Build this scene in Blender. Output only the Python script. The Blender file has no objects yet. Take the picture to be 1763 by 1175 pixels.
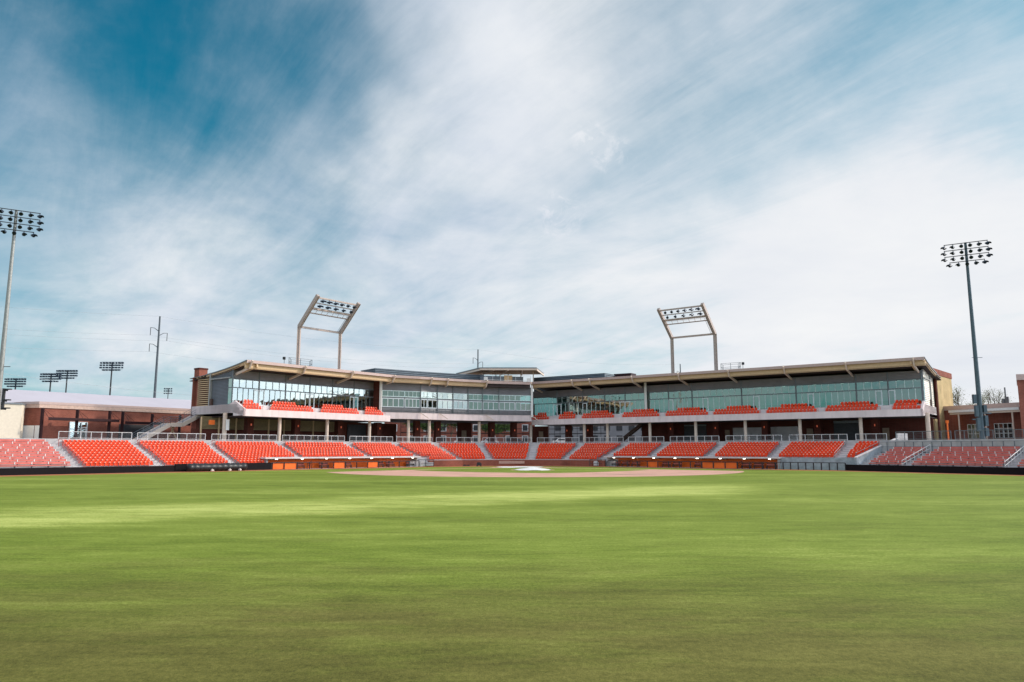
import bpy, bmesh, math, random
from mathutils import Vector
random.seed(7)
S = bpy.context.scene
COL = S.collection
# ------------------------------------------------------------------ camera, sky, sun
FPX, HC = 1300.0, 2.85
PITCH = math.atan(187.5 / FPX)
SP, CP = math.sin(PITCH), math.cos(PITCH)
cam = bpy.data.objects.new("camera", bpy.data.cameras.new("camera"))
COL.objects.link(cam); S.camera = cam
cam.location = (0, 0, HC); cam.rotation_euler = (math.pi / 2 + PITCH, 0, 0)
cam.data.sensor_width = 36; cam.data.lens = 36 * FPX / 1763
cam.data.clip_start = 0.1; cam.data.clip_end = 20000
S.view_settings.view_transform = 'Standard'; S.view_settings.look = 'None'
S.view_settings.exposure = 0.0; S.view_settings.gamma = 1
SUN_EL, SUN_AZ = 30.0, 12.0          # azimuth measured from +X towards +Y
def sky_dir(x, y):
    u, v = x - 881.5, 587.5 - y
    return Vector((u, FPX * CP - v * SP, FPX * SP + v * CP)).normalized()
def make_world():
    w = bpy.data.worlds.new("World"); S.world = w; w.use_nodes = True
    nt = w.node_tree; N = nt.nodes; L = nt.links; N.clear()
    out = N.new('ShaderNodeOutputWorld'); bg = N.new('ShaderNodeBackground')
    L.new(bg.outputs[0], out.inputs[0])
    sky = N.new('ShaderNodeTexSky'); sky.sky_type = 'NISHITA'; sky.sun_disc = False
    sky.sun_elevation = math.radians(SUN_EL); sky.sun_rotation = math.radians(90 - SUN_AZ)
    def math_(op, a, b=None, c=None, clamp=False):
        n = N.new('ShaderNodeMath'); n.operation = op; n.use_clamp = clamp
        for i, q in enumerate((a, b, c)):
            if q is None: continue
            if isinstance(q, (int, float)): n.inputs[i].default_value = q
            else: L.new(q, n.inputs[i])
        return n.outputs[0]
    tc = N.new('ShaderNodeTexCoord'); D = tc.outputs['Generated']
    def noise(vec, scale, detail, rough=0.55, dist=0.0):
        n = N.new('ShaderNodeTexNoise'); n.inputs['Scale'].default_value = scale
        n.inputs['Detail'].default_value = detail; n.inputs['Roughness'].default_value = rough
        n.inputs['Distortion'].default_value = dist; L.new(vec, n.inputs['Vector']); return n
    # warp the direction, then project on a cloud plane
    wn = noise(D, 2.6, 4, .5)
    sub = N.new('ShaderNodeVectorMath'); sub.operation = 'SUBTRACT'; L.new(wn.outputs['Color'], sub.inputs[0]); sub.inputs[1].default_value = (.5, .5, .5)
    sc = N.new('ShaderNodeVectorMath'); sc.operation = 'SCALE'; L.new(sub.outputs[0], sc.inputs[0]); sc.inputs['Scale'].default_value = .34
    wd = N.new('ShaderNodeVectorMath'); wd.operation = 'ADD'; L.new(D, wd.inputs[0]); L.new(sc.outputs[0], wd.inputs[1])
    nm = N.new('ShaderNodeVectorMath'); nm.operation = 'NORMALIZE'; L.new(wd.outputs[0], nm.inputs[0])
    WD = nm.outputs[0]
    def blob(x, y, rad, amp):
        d = sky_dir(x, y) if not isinstance(x, Vector) else x
        dot = N.new('ShaderNodeVectorMath'); dot.operation = 'DOT_PRODUCT'
        L.new(WD, dot.inputs[0]); dot.inputs[1].default_value = d
        mr = N.new('ShaderNodeMapRange'); mr.interpolation_type = 'SMOOTHSTEP'
        mr.inputs['From Min'].default_value = math.cos(math.radians(rad)); mr.inputs['From Max'].default_value = 1
        mr.inputs['To Min'].default_value = 0; mr.inputs['To Max'].default_value = amp
        L.new(dot.outputs['Value'], mr.inputs['Value']); return mr.outputs[0]
    sep = N.new('ShaderNodeSeparateXYZ'); L.new(D, sep.inputs[0])
    zz = math_('ADD', math_('MAXIMUM', sep.outputs[2], 0.0), .16)
    px = math_('DIVIDE', sep.outputs[0], zz); py = math_('DIVIDE', sep.outputs[1], zz)
    cmb = N.new('ShaderNodeCombineXYZ'); L.new(px, cmb.inputs[0]); L.new(py, cmb.inputs[1])
    mp = N.new('ShaderNodeMapping'); L.new(cmb.outputs[0], mp.inputs[0])
    mp.vector_type = 'TEXTURE'; mp.inputs['Rotation'].default_value = (0, 0, math.radians(119)); mp.inputs['Scale'].default_value = (2.3, .80, 1)
    n1 = noise(mp.outputs[0], 1.0, 12, .62, .6)         # long wind-drawn streaks
    mp2 = N.new('ShaderNodeMapping'); L.new(cmb.outputs[0], mp2.inputs[0]); mp2.vector_type = 'TEXTURE'
    mp2.inputs['Rotation'].default_value = (0, 0, math.radians(129)); mp2.inputs['Scale'].default_value = (1.2, .30, 1); mp2.inputs['Location'].default_value = (3.1, 1.7, 0)
    n4 = noise(mp2.outputs[0], 1.0, 12, .66, .9)        # fine wisps
    n2 = noise(cmb.outputs[0], 1.1, 7, .6, .3)          # softer puffs
    n3 = noise(D, 7.0, 6, .6, .2)
    tex = math_('ADD', math_('MULTIPLY', math_('SUBTRACT', n1.outputs[0], .5), 1.15),
                math_('ADD', math_('MULTIPLY', math_('SUBTRACT', n2.outputs[0], .5), .75),
                      math_('ADD', math_('MULTIPLY', math_('SUBTRACT', n3.outputs[0], .5), .45), math_('MULTIPLY', math_('SUBTRACT', n4.outputs[0], .5), .65))))
    dens = .66
    for b in BLOBS:
        dens = math_('ADD', dens, blob(*b))
    n5 = noise(D, 30.0, 8, .65, .6); pf = math_('MULTIPLY', math_('SUBTRACT', n5.outputs[0], .46), 5.0, clamp=True)
    for x_, y_, r_, a_ in ((1013, 240, 1.5, .5), (964, 369, 2.2, .42), (1055, 268, 2.0, .3)):
        _w = WD; WD = D; dens = math_('ADD', dens, math_('MULTIPLY', blob(x_, y_, r_, a_), pf)); WD = _w
    dens = math_('ADD', dens, tex)
    cl = N.new('ShaderNodeMapRange'); cl.interpolation_type = 'SMOOTHSTEP'
    cl.inputs['From Min'].default_value = -.25; cl.inputs['From Max'].default_value = 1.15
    L.new(dens, cl.inputs['Value'])
    # clear-air colour: the Nishita sky at a low strength, leaning to teal
    tint = N.new('ShaderNodeMix'); tint.data_type = 'RGBA'; tint.blend_type = 'MULTIPLY'; tint.inputs[0].default_value = 1
    L.new(sky.outputs[0], tint.inputs[6]); tint.inputs[7].default_value = SKY_TINT
    # cloud colour, shaded a little by its own thickness
    cr = N.new('ShaderNodeMix'); cr.data_type = 'RGBA'
    L.new(math_('MULTIPLY', math_('SUBTRACT', n2.outputs[0], .3), 2.2, clamp=True), cr.inputs[0])
    cr.inputs[6].default_value = (.52, .61, .76, 1); cr.inputs[7].default_value = (.93, .945, .95, 1)
    bright = blob(1560, 520, 40, .62)
    br = N.new('ShaderNodeMix'); br.data_type = 'RGBA'; L.new(math_('MINIMUM', bright, 1), br.inputs[0])
    L.new(cr.outputs[2], br.inputs[6]); br.inputs[7].default_value = (.94, .94, .945, 1)
    # unseen sky brightened for light: cloud glow round the sun, extra behind the camera
    gl = math_('ADD', math_('ADD', 1.0, blob(Vector((.97, .05, .25)).normalized(), 0, 46, 3.2)), blob(Vector((-.1, -.8, .75)).normalized(), 0, 62, .8))
    gv = N.new('ShaderNodeVectorMath'); gv.operation = 'SCALE'; L.new(br.outputs[2], gv.inputs[0]); L.new(gl, gv.inputs['Scale'])
    mix = N.new('ShaderNodeMix'); mix.data_type = 'RGBA'
    L.new(cl.outputs[0], mix.inputs[0]); L.new(tint.outputs[2], mix.inputs[6]); L.new(gv.outputs[0], mix.inputs[7])
    L.new(mix.outputs[2], bg.inputs[0]); bg.inputs[1].default_value = 1.0
SKY_TINT = (.005, .092, .098, 1)
BLOBS = [(370, 10, 15, -.34), (-60, -60, 20, -.34), (520, 230, 14, -.16), (60, 640, 10, -.10),
         (1130, 190, 12, -.12), (1330, 20, 15, -.22), (1790, 0, 16, -.30), (850, 330, 12, .26), (990, 90, 9, .14), (700, 480, 8, .12), (640, 60, 9, -.12),
         (1480, 380, 22, .30), (1550, 640, 18, .25), (150, 260, 9, .10), (430, 450, 10, .14), (1150, 560, 16, .15), (Vector((.97, .05, .25)).normalized(), 0, 44, .7)]
make_world()
sl = bpy.data.lights.new("sun", 'SUN'); sl.energy = 3.0; sl.angle = math.radians(2.0); sl.color = (1.0, .90, .76)
sun = bpy.data.objects.new("sun", sl); COL.objects.link(sun)
sdir = Vector((math.cos(math.radians(SUN_EL)) * math.cos(math.radians(SUN_AZ)), math.cos(math.radians(SUN_EL)) * math.sin(math.radians(SUN_AZ)), math.sin(math.radians(SUN_EL))))
sun.rotation_euler = sdir.to_track_quat('Z', 'Y').to_euler(); sun.location = (60, 0, 80)

# ------------------------------------------------------------------ helpers
ORI = {}
class MB:
    def __init__(s): s.v = []; s.f = []
    def add(s, vs, fs):
        n = len(s.v); s.v += [tuple(v) for v in vs]; s.f += [tuple(i + n for i in f) for f in fs]; return s
    def hexa(s, b, t):
        return s.add(list(b) + list(t), [(3, 2, 1, 0), (4, 5, 6, 7), (0, 1, 5, 4), (1, 2, 6, 5), (2, 3, 7, 6), (3, 0, 4, 7)])
    def box(s, c, d, rz=0):
        cx, cy, cz = c; a, b, h = d[0] / 2, d[1] / 2, d[2] / 2; co, si = math.cos(rz), math.sin(rz)
        q = [(cx + x * co - y * si, cy + x * si + y * co) for x, y in ((-a, -b), (a, -b), (a, b), (-a, b))]
        return s.hexa([(x, y, cz - h) for x, y in q], [(x, y, cz + h) for x, y in q])
    def beam(s, p, q, w, h):
        p, q = Vector(p), Vector(q); d = (q - p).normalized()
        up = Vector((0, 0, 1)) if abs(d.z) < .95 else Vector((0, 1, 0))
        r = d.cross(up).normalized(); u = r.cross(d)
        c = [r * (-w / 2) - u * (h / 2), r * (w / 2) - u * (h / 2), r * (w / 2) + u * (h / 2), r * (-w / 2) + u * (h / 2)]
        return s.hexa([p + k for k in c], [q + k for k in c])
    def tube(s, p, q, r0, r1=None, n=8):
        r1 = r0 if r1 is None else r1
        p, q = Vector(p), Vector(q); d = (q - p).normalized()
        up = Vector((0, 0, 1)) if abs(d.z) < .95 else Vector((0, 1, 0))
        r = d.cross(up).normalized(); u = r.cross(d)
        vs = [p + (r * math.cos(6.28319 * i / n) + u * math.sin(6.28319 * i / n)) * r0 for i in range(n)]
        vs += [q + (r * math.cos(6.28319 * i / n) + u * math.sin(6.28319 * i / n)) * r1 for i in range(n)]
        fs = [(i, (i + 1) % n, n + (i + 1) % n, n + i) for i in range(n)] + [tuple(range(n))[::-1], tuple(range(n, 2 * n))]
        return s.add(vs, fs)
    def wall(s, a, b, z0, z1, t):           # plan line a-b, thickness t towards +left-hand side of a->b
        a, b = Vector(a[:2]), Vector(b[:2]); d = (b - a).normalized(); n = Vector((-d.y, d.x)) * t
        q = [a, b, b + n, a + n]
        z0a, z0b = z0 if isinstance(z0, tuple) else (z0, z0); z1a, z1b = z1 if isinstance(z1, tuple) else (z1, z1)
        return s.hexa([(q[0].x, q[0].y, z0a), (q[1].x, q[1].y, z0b), (q[2].x, q[2].y, z0b), (q[3].x, q[3].y, z0a)],
                      [(q[0].x, q[0].y, z1a), (q[1].x, q[1].y, z1b), (q[2].x, q[2].y, z1b), (q[3].x, q[3].y, z1a)])
    def poly(s, pts, z0, z1=None):
        n = len(pts)
        if z1 is None: return s.add([(p[0], p[1], z0) for p in pts], [tuple(range(n))])
        return s.add([(p[0], p[1], z0) for p in pts] + [(p[0], p[1], z1) for p in pts],
                     [tuple(range(n))[::-1], tuple(range(n, 2 * n))] + [(i, (i + 1) % n, n + (i + 1) % n, n + i) for i in range(n)])
    def build(s, name, mat, parent=None, smooth=False, bevel=0):
        me = bpy.data.meshes.new(name)
        if parent is not None: o0 = ORI[parent.name]
        else:
            xs = [v[0] for v in s.v]; ys = [v[1] for v in s.v]
            o0 = Vector(((min(xs) + max(xs)) / 2, (min(ys) + max(ys)) / 2, min(v[2] for v in s.v)))
        me.from_pydata([(v[0] - o0.x, v[1] - o0.y, v[2] - o0.z) for v in s.v], [], s.f)
        bm = bmesh.new(); bm.from_mesh(me); bmesh.ops.recalc_face_normals(bm, faces=bm.faces); bm.to_mesh(me); bm.free()
        if smooth:
            for p in me.polygons: p.use_smooth = True
        me.materials.append(mat)
        o = bpy.data.objects.new(name, me); COL.objects.link(o)
        if parent is not None: o.parent = parent
        else: o.location = o0
        ORI[o.name] = o0
        if bevel:
            m = o.modifiers.new('bevel', 'BEVEL'); m.width = bevel; m.segments = 2
        return o
def tag(o, label=None, cat=None, group=None, kind=None):
    if label: o["label"] = label
    if cat: o["category"] = cat
    if group: o["group"] = group
    if kind: o["kind"] = kind
    return o
def empty(name, loc, label, cat, group=None, rz=0):
    o = bpy.data.objects.new(name, None); COL.objects.link(o); o.location = loc; o.empty_display_size = .3
    ORI[o.name] = Vector(loc); return tag(o, label, cat, group)
def copy_tree(o, parent=None):
    c = o.copy(); COL.objects.link(c)
    if parent is not None: c.parent = parent
    for ch in list(o.children): copy_tree(ch, c)
    return c
# picture survey: which way a sight line through the photograph runs, used to find real places on known lines
def ratio(x, y=770):
    v = 587.5 - y; return (x - 881.5) / (FPX * CP - v * SP)
def at(x, y, Y):
    u, v = x - 881.5, 587.5 - y; yd = FPX * CP - v * SP
    return Vector((u / yd * Y, Y, HC + (FPX * SP + v * CP) / yd * Y))
def hit(a, b, r):                      # point of the plan line a-b (extended) with X/Y = r
    ax, ay, bx, by = a[0], a[1], b[0], b[1]
    t = (r * ay - ax) / ((bx - ax) - r * (by - ay)); return Vector((ax + (bx - ax) * t, ay + (by - ay) * t)), t
def hitpoly(P, r):
    for i in range(len(P) - 1):
        p, t = hit(P[i], P[i + 1], r)
        if (t >= 0 or i == 0) and (t <= 1 or i == len(P) - 2): return p
    return p
def offset(P, d):                      # offset away from the field (to the left of travel when running +X)
    out = []
    for i, p in enumerate(P):
        p = Vector(p[:2]); ns = []
        if i > 0: e = (p - Vector(P[i - 1][:2])).normalized(); ns.append(Vector((-e.y, e.x)))
        if i < len(P) - 1: e = (Vector(P[i + 1][:2]) - p).normalized(); ns.append(Vector((-e.y, e.x)))
        if len(ns) == 2:
            m = (ns[0] + ns[1]).normalized(); out.append(p + m * d / max(.4, m.dot(ns[0])))
        else: out.append(p + ns[0] * d)
    return out
def v3(p, z): return Vector((p[0], p[1], z))

# ------------------------------------------------------------------ materials
def mat(name, col, rough=.7, metal=0, var=.12, scale=3.0, bump=0.0, col2=None, spec=.22, detail=5, stretch=(1, 1, 1), coat=0):
    m = bpy.data.materials.new(name); m.use_nodes = True; nt = m.node_tree; N = nt.nodes; L = nt.links
    b = N['Principled BSDF']; b.inputs['Roughness'].default_value = rough; b.inputs['Metallic'].default_value = metal
    b.inputs['Specular IOR Level'].default_value = spec
    if coat: b.inputs['Coat Weight'].default_value = coat
    g = N.new('ShaderNodeNewGeometry'); mp = N.new('ShaderNodeMapping'); L.new(g.outputs['Position'], mp.inputs[0]); mp.inputs['Scale'].default_value = stretch
    n = N.new('ShaderNodeTexNoise'); n.inputs['Scale'].default_value = scale; n.inputs['Detail'].default_value = detail
    L.new(mp.outputs[0], n.inputs['Vector'])
    r = N.new('ShaderNodeValToRGB'); L.new(n.outputs[0], r.inputs[0])
    c2 = col2 or tuple(c * (1 + var) for c in col); c1 = tuple(c * (1 - var) for c in col) if not col2 else col
    r.color_ramp.elements[0].position = .32; r.color_ramp.elements[1].position = .68
    r.color_ramp.elements[0].color = (*c1, 1); r.color_ramp.elements[1].color = (*c2, 1)
    L.new(r.outputs[0], b.inputs['Base Color'])
    if bump:
        bp = N.new('ShaderNodeBump'); bp.inputs['Strength'].default_value = bump; bp.inputs['Distance'].default_value = .05
        L.new(n.outputs[0], bp.inputs['Height']); L.new(bp.outputs[0], b.inputs['Normal'])
    m['ramp'] = 1
    return m
def brick_mat(name, c1, c2, mortar):
    m = bpy.data.materials.new(name); m.use_nodes = True; nt = m.node_tree; N = nt.nodes; L = nt.links
    b = N['Principled BSDF']; b.inputs['Roughness'].default_value = .9; b.inputs['Specular IOR Level'].default_value = .08
    g = N.new('ShaderNodeNewGeometry'); s = N.new('ShaderNodeSeparateXYZ'); L.new(g.outputs['Position'], s.inputs[0])
    a = N.new('ShaderNodeMath'); a.operation = 'MULTIPLY_ADD'; L.new(s.outputs[1], a.inputs[0]); a.inputs[1].default_value = .83; L.new(s.outputs[0], a.inputs[2])
    c = N.new('ShaderNodeCombineXYZ'); L.new(a.outputs[0], c.inputs[0]); L.new(s.outputs[2], c.inputs[1])
    t = N.new('ShaderNodeTexBrick'); L.new(c.outputs[0], t.inputs['Vector']); t.inputs['Scale'].default_value = 1
    t.inputs['Brick Width'].default_value = .30; t.inputs['Row Height'].default_value = .10; t.inputs['Mortar Size'].default_value = .010
    t.inputs['Color1'].default_value = (*c1, 1); t.inputs['Color2'].default_value = (*c2, 1); t.inputs['Mortar'].default_value = (*mortar, 1)
    n = N.new('ShaderNodeTexNoise'); n.inputs['Scale'].default_value = .6; n.inputs['Detail'].default_value = 6; L.new(g.outputs['Position'], n.inputs['Vector'])
    mr = N.new('ShaderNodeMapRange'); L.new(n.outputs[0], mr.inputs[0]); mr.inputs[1].default_value = .3; mr.inputs[2].default_value = .7; mr.inputs[3].default_value = .78; mr.inputs[4].default_value = 1.15
    x = N.new('ShaderNodeVectorMath'); x.operation = 'SCALE'; L.new(t.outputs[0], x.inputs[0]); L.new(mr.outputs[0], x.inputs['Scale'])
    L.new(x.outputs[0], b.inputs['Base Color']); return m
def corrugated(name, col, period=.22, rough=.45, metal=.3, depth=.4):
    m = mat(name, col, rough, metal, .08, .8); N = m.node_tree.nodes; L = m.node_tree.links; b = N['Principled BSDF']
    g = N.new('ShaderNodeNewGeometry'); s = N.new('ShaderNodeSeparateXYZ'); L.new(g.outputs['Position'], s.inputs[0])
    k = N.new('ShaderNodeMath'); k.operation = 'MULTIPLY'; L.new(s.outputs[2], k.inputs[0]); k.inputs[1].default_value = 2 * math.pi / period
    q = N.new('ShaderNodeMath'); q.operation = 'SINE'; L.new(k.outputs[0], q.inputs[0])
    bp = N.new('ShaderNodeBump'); bp.inputs['Strength'].default_value = 1; bp.inputs['Distance'].default_value = depth * period * .3
    L.new(q.outputs[0], bp.inputs['Height']); L.new(bp.outputs[0], b.inputs['Normal']); return m
def emis(name, col, s):
    m = bpy.data.materials.new(name); m.use_nodes = True; b = m.node_tree.nodes['Principled BSDF']
    b.inputs['Base Color'].default_value = (*col, 1); b.inputs['Emission Color'].default_value = (*col, 1); b.inputs['Emission Strength'].default_value = s; return m
def glass_mat(name, tint, refl=.4, trans=(.45, .62, .60)):
    m = bpy.data.materials.new(name); m.use_nodes = True; nt = m.node_tree; N = nt.nodes; L = nt.links
    out = N['Material Output']; N.remove(N['Principled BSDF'])
    g = N.new('ShaderNodeBsdfGlossy'); g.inputs['Color'].default_value = (*tint, 1); g.inputs['Roughness'].default_value = .015
    t = N.new('ShaderNodeBsdfTransparent'); t.inputs['Color'].default_value = (*trans, 1)
    # very slight pane waviness
    ge = N.new('ShaderNodeNewGeometry'); n = N.new('ShaderNodeTexNoise'); n.inputs['Scale'].default_value = .9; L.new(ge.outputs['Position'], n.inputs['Vector'])
    bp = N.new('ShaderNodeBump'); bp.inputs['Strength'].default_value = .12; bp.inputs['Distance'].default_value = .02; L.new(n.outputs[0], bp.inputs['Height']); L.new(bp.outputs[0], g.inputs['Normal'])
    fr = N.new('ShaderNodeLayerWeight'); fr.inputs['Blend'].default_value = .35
    mr = N.new('ShaderNodeMapRange'); L.new(fr.outputs['Facing'], mr.inputs[0]); mr.inputs[3].default_value = refl; mr.inputs[4].default_value = .95
    x = N.new('ShaderNodeMixShader'); L.new(mr.outputs[0], x.inputs[0]); L.new(t.outputs[0], x.inputs[1]); L.new(g.outputs[0], x.inputs[2])
    L.new(x.outputs[0], out.inputs[0]); return m
def grass_mat(name, sun_band):
    m = bpy.data.materials.new(name); m.use_nodes = True; nt = m.node_tree; N = nt.nodes; L = nt.links
    b = N['Principled BSDF']; b.inputs['Roughness'].default_value = .9; b.inputs['Specular IOR Level'].default_value = .12
    g = N.new('ShaderNodeNewGeometry'); P = g.outputs['Position']
    def ns(sc, st, det=6, rough=.6):
        mp = N.new('ShaderNodeMapping'); mp.inputs['Scale'].default_value = st; L.new(P, mp.inputs[0])
        n = N.new('ShaderNodeTexNoise'); n.inputs['Scale'].default_value = sc; n.inputs['Detail'].default_value = det; n.inputs['Roughness'].default_value = rough
        L.new(mp.outputs[0], n.inputs['Vector']); return n.outputs[0]
    def mt(op, a, c, d=None):
        n = N.new('ShaderNodeMath'); n.operation = op
        for i, q in enumerate((a, c, d)):
            if q is None: continue
            if isinstance(q, (int, float)): n.inputs[i].default_value = q
            else: L.new(q, n.inputs[i])
        return n.outputs[0]
    big = ns(.10, (.35, 1.3, 1)); mid = ns(.55, (.5, 1.4, 1), 7, .68); strk = ns(2.6, (.45, 1.5, 1), 7, .75); fine = ns(9, (1.2, .8, 1), 5, .85); blade = ns(34, (1.3, .7, 1), 4, .9)
    v = mt('ADD', mt('MULTIPLY', big, .70), mt('ADD', mt('MULTIPLY', mid, .60), mt('ADD', mt('MULTIPLY', strk, .55), mt('ADD', mt('MULTIPLY', fine, 1.0), mt('MULTIPLY', blade, 1.1)))))
    v = mt('SUBTRACT', v, 1.40)
    if sun_band:   # band of sunlight across the outfield, painted into the turf colour
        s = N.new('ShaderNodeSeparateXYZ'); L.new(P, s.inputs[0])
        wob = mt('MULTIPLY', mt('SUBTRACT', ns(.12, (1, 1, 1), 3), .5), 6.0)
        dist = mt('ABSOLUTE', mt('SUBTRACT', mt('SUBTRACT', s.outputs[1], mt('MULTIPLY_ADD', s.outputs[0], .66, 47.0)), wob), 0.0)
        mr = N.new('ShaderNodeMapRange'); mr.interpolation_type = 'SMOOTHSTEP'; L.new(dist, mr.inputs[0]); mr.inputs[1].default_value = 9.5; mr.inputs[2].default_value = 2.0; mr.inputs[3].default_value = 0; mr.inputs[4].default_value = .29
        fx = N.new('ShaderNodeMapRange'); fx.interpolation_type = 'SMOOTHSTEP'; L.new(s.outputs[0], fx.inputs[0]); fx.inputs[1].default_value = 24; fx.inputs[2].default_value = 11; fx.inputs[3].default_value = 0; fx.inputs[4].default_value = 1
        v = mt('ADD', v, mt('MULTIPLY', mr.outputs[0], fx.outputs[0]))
    r = N.new('ShaderNodeValToRGB'); L.new(v, r.inputs[0])
    e = r.color_ramp.elements; e[0].position = .15; e[0].color = (.050, .080, .006, 1); e[1].position = 1.0; e[1].color = (.52, .56, .16, 1)
    k = e.new(.50); k.color = (.148, .200, .022, 1); k = e.new(.72); k.color = (.235, .295, .046, 1)
    # dormant brownish turf, plus vignette-like darkening painted in towards the camera
    s2 = N.new('ShaderNodeSeparateXYZ'); L.new(P, s2.inputs[0])
    ny = N.new('ShaderNodeMapRange'); ny.interpolation_type = 'SMOOTHSTEP'; L.new(s2.outputs[1], ny.inputs[0]); ny.inputs[1].default_value = 24; ny.inputs[2].default_value = 9; ny.inputs[3].default_value = .0; ny.inputs[4].default_value = .58
    pt = N.new('ShaderNodeMapRange'); L.new(mt('ADD', ns(.38, (.5, 1.3, 1), 8, .75), ny.outputs[0]), pt.inputs[0]); pt.inputs[1].default_value = .52; pt.inputs[2].default_value = 1.05; pt.inputs[3].default_value = 0; pt.inputs[4].default_value = .85
    dm = N.new('ShaderNodeMix'); dm.data_type = 'RGBA'; L.new(pt.outputs[0], dm.inputs[0]); L.new(r.outputs[0], dm.inputs[6])
    r2 = N.new('ShaderNodeValToRGB'); L.new(v, r2.inputs[0]); r2.color_ramp.elements[0].position = .2; r2.color_ramp.elements[0].color = (.032, .030, .006, 1); r2.color_ramp.elements[1].position = .9; r2.color_ramp.elements[1].color = (.18, .155, .040, 1)
    L.new(r2.outputs[0], dm.inputs[7])
    L.new(dm.outputs[2], b.inputs['Base Color'])
    bp = N.new('ShaderNodeBump'); bp.inputs['Strength'].default_value = .5; bp.inputs['Distance'].default_value = .02; L.new(fine, bp.inputs['Height']); L.new(bp.outputs[0], b.inputs['Normal'])
    return m
M = dict(
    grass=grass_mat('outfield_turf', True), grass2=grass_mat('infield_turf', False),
    dirt=mat('infield_dirt', (.58, .33, .25), .95, var=.12, scale=.35, bump=.1, detail=9), track=mat('warning_track', (.42, .15, .07), .95, var=.15, scale=2),
    conc=mat('concrete', (.48, .46, .47), .85, var=.16, scale=1.2, bump=.05), conc_l=mat('pale_concrete', (.66, .60, .60), .8, var=.07, scale=.9),
    conc_d=mat('weathered_concrete', (.36, .40, .44), .85, var=.2, scale=1.6), slab=mat('deck_slab', (.72, .61, .61), .8, var=.10, scale=1.3, stretch=(1, 1, .22), detail=8),
    seat=mat('seat_plastic', (.78, .050, .006), .45, var=.14, scale=1.1, spec=.22), cap=mat('seat_arm_glint', (.92, .62, .50), .35, spec=.5), bench=mat('bench_plank', (.62, .17, .145), .45, var=.12, scale=2),
    steel=mat('galvanised_steel', (.62, .62, .64), .45, .1), grey=mat('grey_paint', (.17, .19, .21), .5, .2), dark=mat('dark_steel', (.05, .05, .055), .5, .3),
    tan=mat('tan_steel', (.60, .42, .25), .5, .0, .06), tanl=mat('pale_tan_steel', (.68, .55, .46), .5, 0, .05), gutter=mat('roof_edge', (.50, .37, .34), .45, .1, .05),
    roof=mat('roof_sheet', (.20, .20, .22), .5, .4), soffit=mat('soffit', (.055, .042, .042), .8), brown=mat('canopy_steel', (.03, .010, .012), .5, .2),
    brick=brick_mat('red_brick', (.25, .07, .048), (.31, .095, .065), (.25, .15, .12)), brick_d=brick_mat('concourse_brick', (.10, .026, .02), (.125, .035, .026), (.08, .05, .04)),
    brick_y=brick_mat('sunlit_tan_block', (.50, .38, .19), (.55, .42, .22), (.42, .33, .2)),
    corr=corrugated('grey_corrugated', (.16, .175, .20)), corr_l=corrugated('pale_corrugated', (.24, .235, .25)), corr_d=corrugated('roof_box_cladding', (.11, .135, .16), .35),
    corr_w=corrugated('cream_corrugated', (.80, .76, .66), .3), cream=mat('cream_render', (.66, .58, .47), .8, var=.05), white=mat('white_paint', (.78, .77, .76), .5, var=.05),
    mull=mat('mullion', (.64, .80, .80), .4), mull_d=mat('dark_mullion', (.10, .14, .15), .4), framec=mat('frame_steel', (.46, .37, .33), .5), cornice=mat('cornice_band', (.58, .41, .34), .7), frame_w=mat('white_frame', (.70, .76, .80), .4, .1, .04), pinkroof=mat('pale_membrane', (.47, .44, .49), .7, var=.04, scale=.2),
    glass=glass_mat('tinted_glass', (.80, .88, .80), .30, (.24, .47, .46)), glass_b=glass_mat('clear_glass', (.75, .85, .85), .3, (.6, .72, .72)),
    inner=mat('suite_interior', (.36, .36, .35), .8), inner_d=mat('suite_wood', (.10, .06, .05), .6), black=mat('black_padding', (.010, .008, .010), .7, spec=.12),
    tarp=mat('black_tarp', (.018, .02, .024), .42, var=.3, scale=2, bump=.35, spec=.4), orange=mat('orange_board', (.85, .17, .03), .6, var=.12, scale=.8),
    lamp=mat('lamp_housing', (.035, .05, .08), .4, .3), lampdug=emis('lit_dugout_lamp', (1, .93, .8), 8.0), lampon=emis('lit_ceiling_lamp', (1, .93, .8), 4.0), sconce=emis('wall_glow', (.8, .16, .07), .25),
    shutter=corrugated('white_shutter', (.62, .58, .58), .12), door=mat('tan_door', (.30, .22, .16), .6), louver=mat('tan_louver', (.36, .28, .15), .6),
    asphalt=mat('asphalt', (.16, .16, .17), .9, var=.2, scale=.4), land=mat('surrounding_ground', (.12, .14, .06), .95, var=.3, scale=.05),
    bark=mat('bark', (.12, .09, .06), .9), leaf=mat('leaf', (.06, .10, .025), .7, var=.5, scale=1.2), leaf_y=mat('spring_leaf', (.18, .20, .06), .7, var=.4, scale=1.2),
    pole=mat('steel_pole', (.30, .30, .29), .45, .5), pole_b=mat('blue_grey_pole', (.09, .125, .15), .45, .3), pole_d=mat('dark_steel_pole', (.11, .125, .14), .5, .3), wire=mat('wire', (.42, .45, .47), .6),
)
# ------------------------------------------------------------------ ground
def sheet(name, pts, z, m):
    return tag(MB().poly(pts, z).build(name, m), kind='structure')
sheet('ground', [(-4000, -4000), (4000, -4000), (4000, 6000), (-4000, 6000)], -.30, M['land'])
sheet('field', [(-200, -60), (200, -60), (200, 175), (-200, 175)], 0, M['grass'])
HOME = Vector((1.2, 128)); AX = Vector((.095, -.9955)); AY = Vector((-AX.y, AX.x))      # towards the outfield, and to the right of the photo
def fld(a, b): return HOME + AX * a + AY * b
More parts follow.
